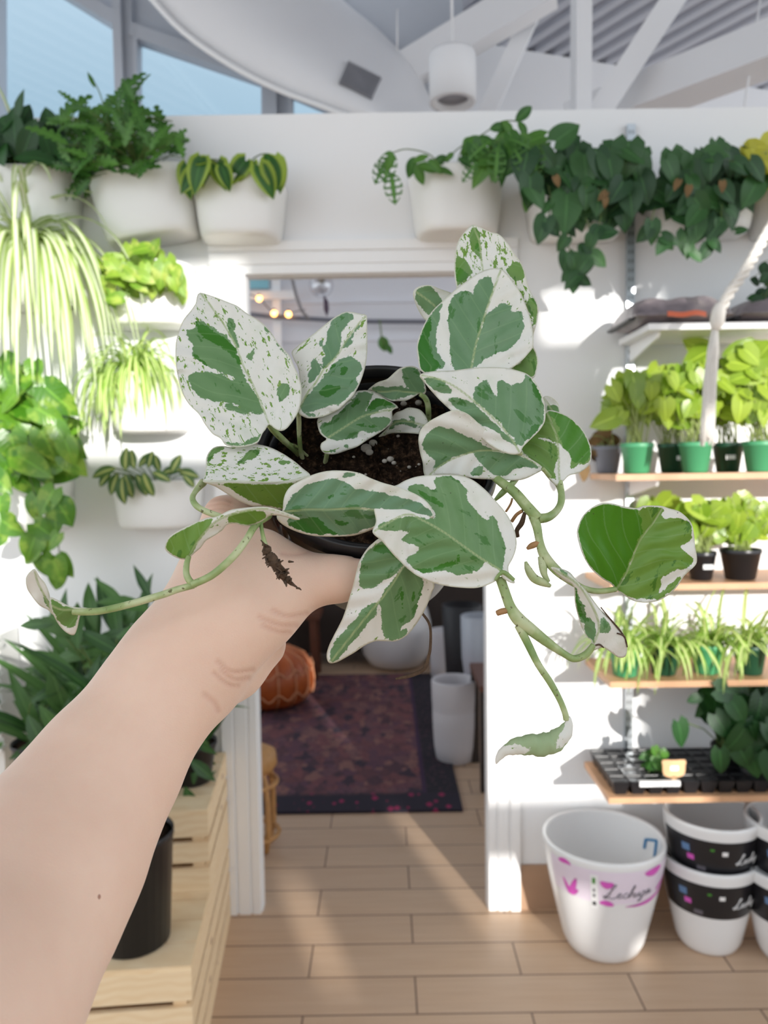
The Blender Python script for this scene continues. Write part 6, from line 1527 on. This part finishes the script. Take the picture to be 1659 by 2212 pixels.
cs = on_floor(982, 1640); cs.z = .0005
ceramic(cs, .108, .26, .84, 'lower white pot of the two nested pots behind the right door casing', 'pot', 'nested white pots in the back room', M_WPOT)
ceramic(cs + ZUP * .135, .112, .27, .84, 'upper white pot of the two nested pots behind the right door casing', 'pot', 'nested white pots in the back room', M_WPOT)
c = on_floor(850, 1436); c.y = rb_.y + .27; c.x = X_(850, c.y); c.z = .0005
t = thing('bowl_planter', c, 'big round white bowl planter at the far end of the rug', 'pot'); mb = MB()
mb.lathe([(.12, 0), (.19, .02), (.245, .10), (.262, .2), (.258, .32), (.235, .42), (.22, .45), (.21, .45), (.20, .42), (.21, .3), (.001, .28)], 44, Matrix.Translation(c)); part(mb, 'bowl', M_CERAM, t)
c = on_floor(962, 1462); c.z = .0005; ceramic(c, .105, .33, .95, 'plain white cylinder pot right of the round bowl planter', 'pot', None, M_WPOT)
c = Vector((X_(1032, 4.35), 4.35, .0005)); t = thing('plant_stand_pot', c, 'pale grey pot high on a slim stand behind the right door casing', 'pot'); mb = MB()
mb.lathe([(.06, .20), (.085, .24), (.10, .36), (.105, .60), (.098, .605), (.095, .5), (.001, .45)], 32, Matrix.Translation(c)); part(mb, 'pot', simple('pale_blue_grey_pot', (.50, .54, .60), .35), t)
for k in range(3):
    a = 2 * math.pi * k / 3 + .5; mb = MB(); mb.tube([c + Vector((.11 * math.cos(a), .11 * math.sin(a), 0)), c + Vector((.08 * math.cos(a), .08 * math.sin(a), .24))], .009, 6); part(mb, 'leg', M_BRWOOD, t)
c = Vector((X_(995, 4.7), 4.7, .0005)); t = thing('tall_black_pot', c, 'tall black pot between the white cylinder pot and the right door casing', 'pot'); mb = MB()
mb.lathe([(.09, 0), (.095, .01), (.125, .60), (.12, .605), (.115, .55), (.001, .5)], 32, Matrix.Translation(c)); part(mb, 'pot', M_BLACK, t)
c = Vector((X_(968, 4.2), 4.2, .0005)); mb = MB(); mb.box(c + Vector((0, 0, .12)), (.13, .10, .24)); mb.box(c + Vector((0, 0, .245)), (.14, .11, .012)); tag(mb.build('red_box', M_RED), 'small red box tucked behind the nested white pots', 'box')
c = Vector((X_(1043, 3.35), 3.35, .0005)); t = thing('side_table', c, 'dark slim legged side table mostly hidden behind the right door casing', 'table')
for dx, dy in ((0, 0), (.35, 0), (0, .35), (.35, .35)): mb = MB(); mb.bx(c.x - .018 + dx, c.x + .018 + dx, c.y + dy, c.y + .036 + dy, 0.0005, .46); part(mb, 'leg', M_DKWOOD, t)
mb = MB(); mb.bx(c.x - .02, c.x + .39, c.y - .01, c.y + .40, .46, .485); part(mb, 'top', M_BRWOOD, t)
c = Vector((-.38, 5.75, .0005)); t = thing('dark_cabinet', c, 'dark low cabinet against the far end of the back room', 'cabinet')
mb = MB(); mb.bx(-.85, .75, 5.6, 6.1, .09, .95); part(mb, 'body', M_DKWOOD, t)
for x in (-.82, .68):
    for y in (5.63, 6.03): mb = MB(); mb.bx(x, x + .04, y, y + .04, .0005, .09); part(mb, 'leg', M_DKWOOD, t)
for x in (-.84, -.04): mb = MB(); mb.bx(x, x + .78, 5.585, 5.599, .12, .93); part(mb, 'door', M_DKWOOD, t)
c = Vector((X_(672, 5.2), 5.2, .0005)); t = thing('wooden_stool', c, 'red brown wooden stool standing behind the leather pouf', 'stool')
for dx, dy in ((0, 0), (-.3, 0), (0, .22), (-.3, .22)): mb = MB(); mb.bar(c + Vector((dx, dy, .0)), c + Vector((dx * .9 - .01, dy * .9, .43)), .045, .045); part(mb, 'leg', M_BRWOOD, t)
mb = MB(); mb.bx(c.x - .34, c.x + .04, c.y - .04, c.y + .26, .43, .46); part(mb, 'seat', M_BRWOOD, t)
# ------------------------------------------------------------------ light
w = bpy.data.worlds.new('sky'); SC.world = w; w.use_nodes = True
nt = w.node_tree; bg = nt.nodes['Background']
tc = nt.nodes.new('ShaderNodeTexCoord'); vm = nt.nodes.new('ShaderNodeVectorMath'); vm.operation = 'DOT_PRODUCT'
nt.links.new(tc.outputs['Generated'], vm.inputs[0]); vm.inputs[1].default_value = (Vector((-SUN.x, -SUN.y, .55))).normalized()
mr = nt.nodes.new('ShaderNodeMapRange'); nt.links.new(vm.outputs['Value'], mr.inputs[0]); mr.inputs[1].default_value = -1; mr.inputs[2].default_value = 1
rp = nt.nodes.new('ShaderNodeValToRGB'); nt.links.new(mr.outputs[0], rp.inputs[0])
e = rp.color_ramp.elements; e[0].position = .12; e[0].color = (*[x * DEEP for x in (.30, .52, .66)], 1); e[1].position = .95; e[1].color = (1.13, 1.20, 1.28, 1)
e2 = rp.color_ramp.elements.new(.45); e2.color = (.78, .84, .90, 1)
nt.links.new(rp.outputs[0], bg.inputs[0]); bg.inputs[1].default_value = SKY
sd_ = bpy.data.lights.new('sun', 'SUN'); sd_.energy = SUNE; sd_.angle = R(.45); sd_.color = (1, .965, .91)
so_ = bpy.data.objects.new('sun', sd_); COL.objects.link(so_); so_.rotation_euler = SUN.to_track_quat('-Z', 'Y').to_euler(); so_.location = (2, -6, 5)
SC.view_settings.view_transform = 'Standard'; SC.view_settings.look = 'None'; SC.view_settings.gamma = 1
SC.view_settings.use_curve_mapping = False
SC.view_settings.exposure = EXPO
SC.cycles.max_bounces = 10; SC.cycles.diffuse_bounces = 6; SC.cycles.transparent_max_bounces = 12
SC.cycles.use_denoising = True; SC.cycles.caustics_reflective = False; SC.cycles.caustics_refractive = False
for o in [o for o in bpy.data.objects if o.type == 'MESH' and o.get('kind') == 'structure']:
    for k in ('label', 'category'):
        if k in o: del o[k]
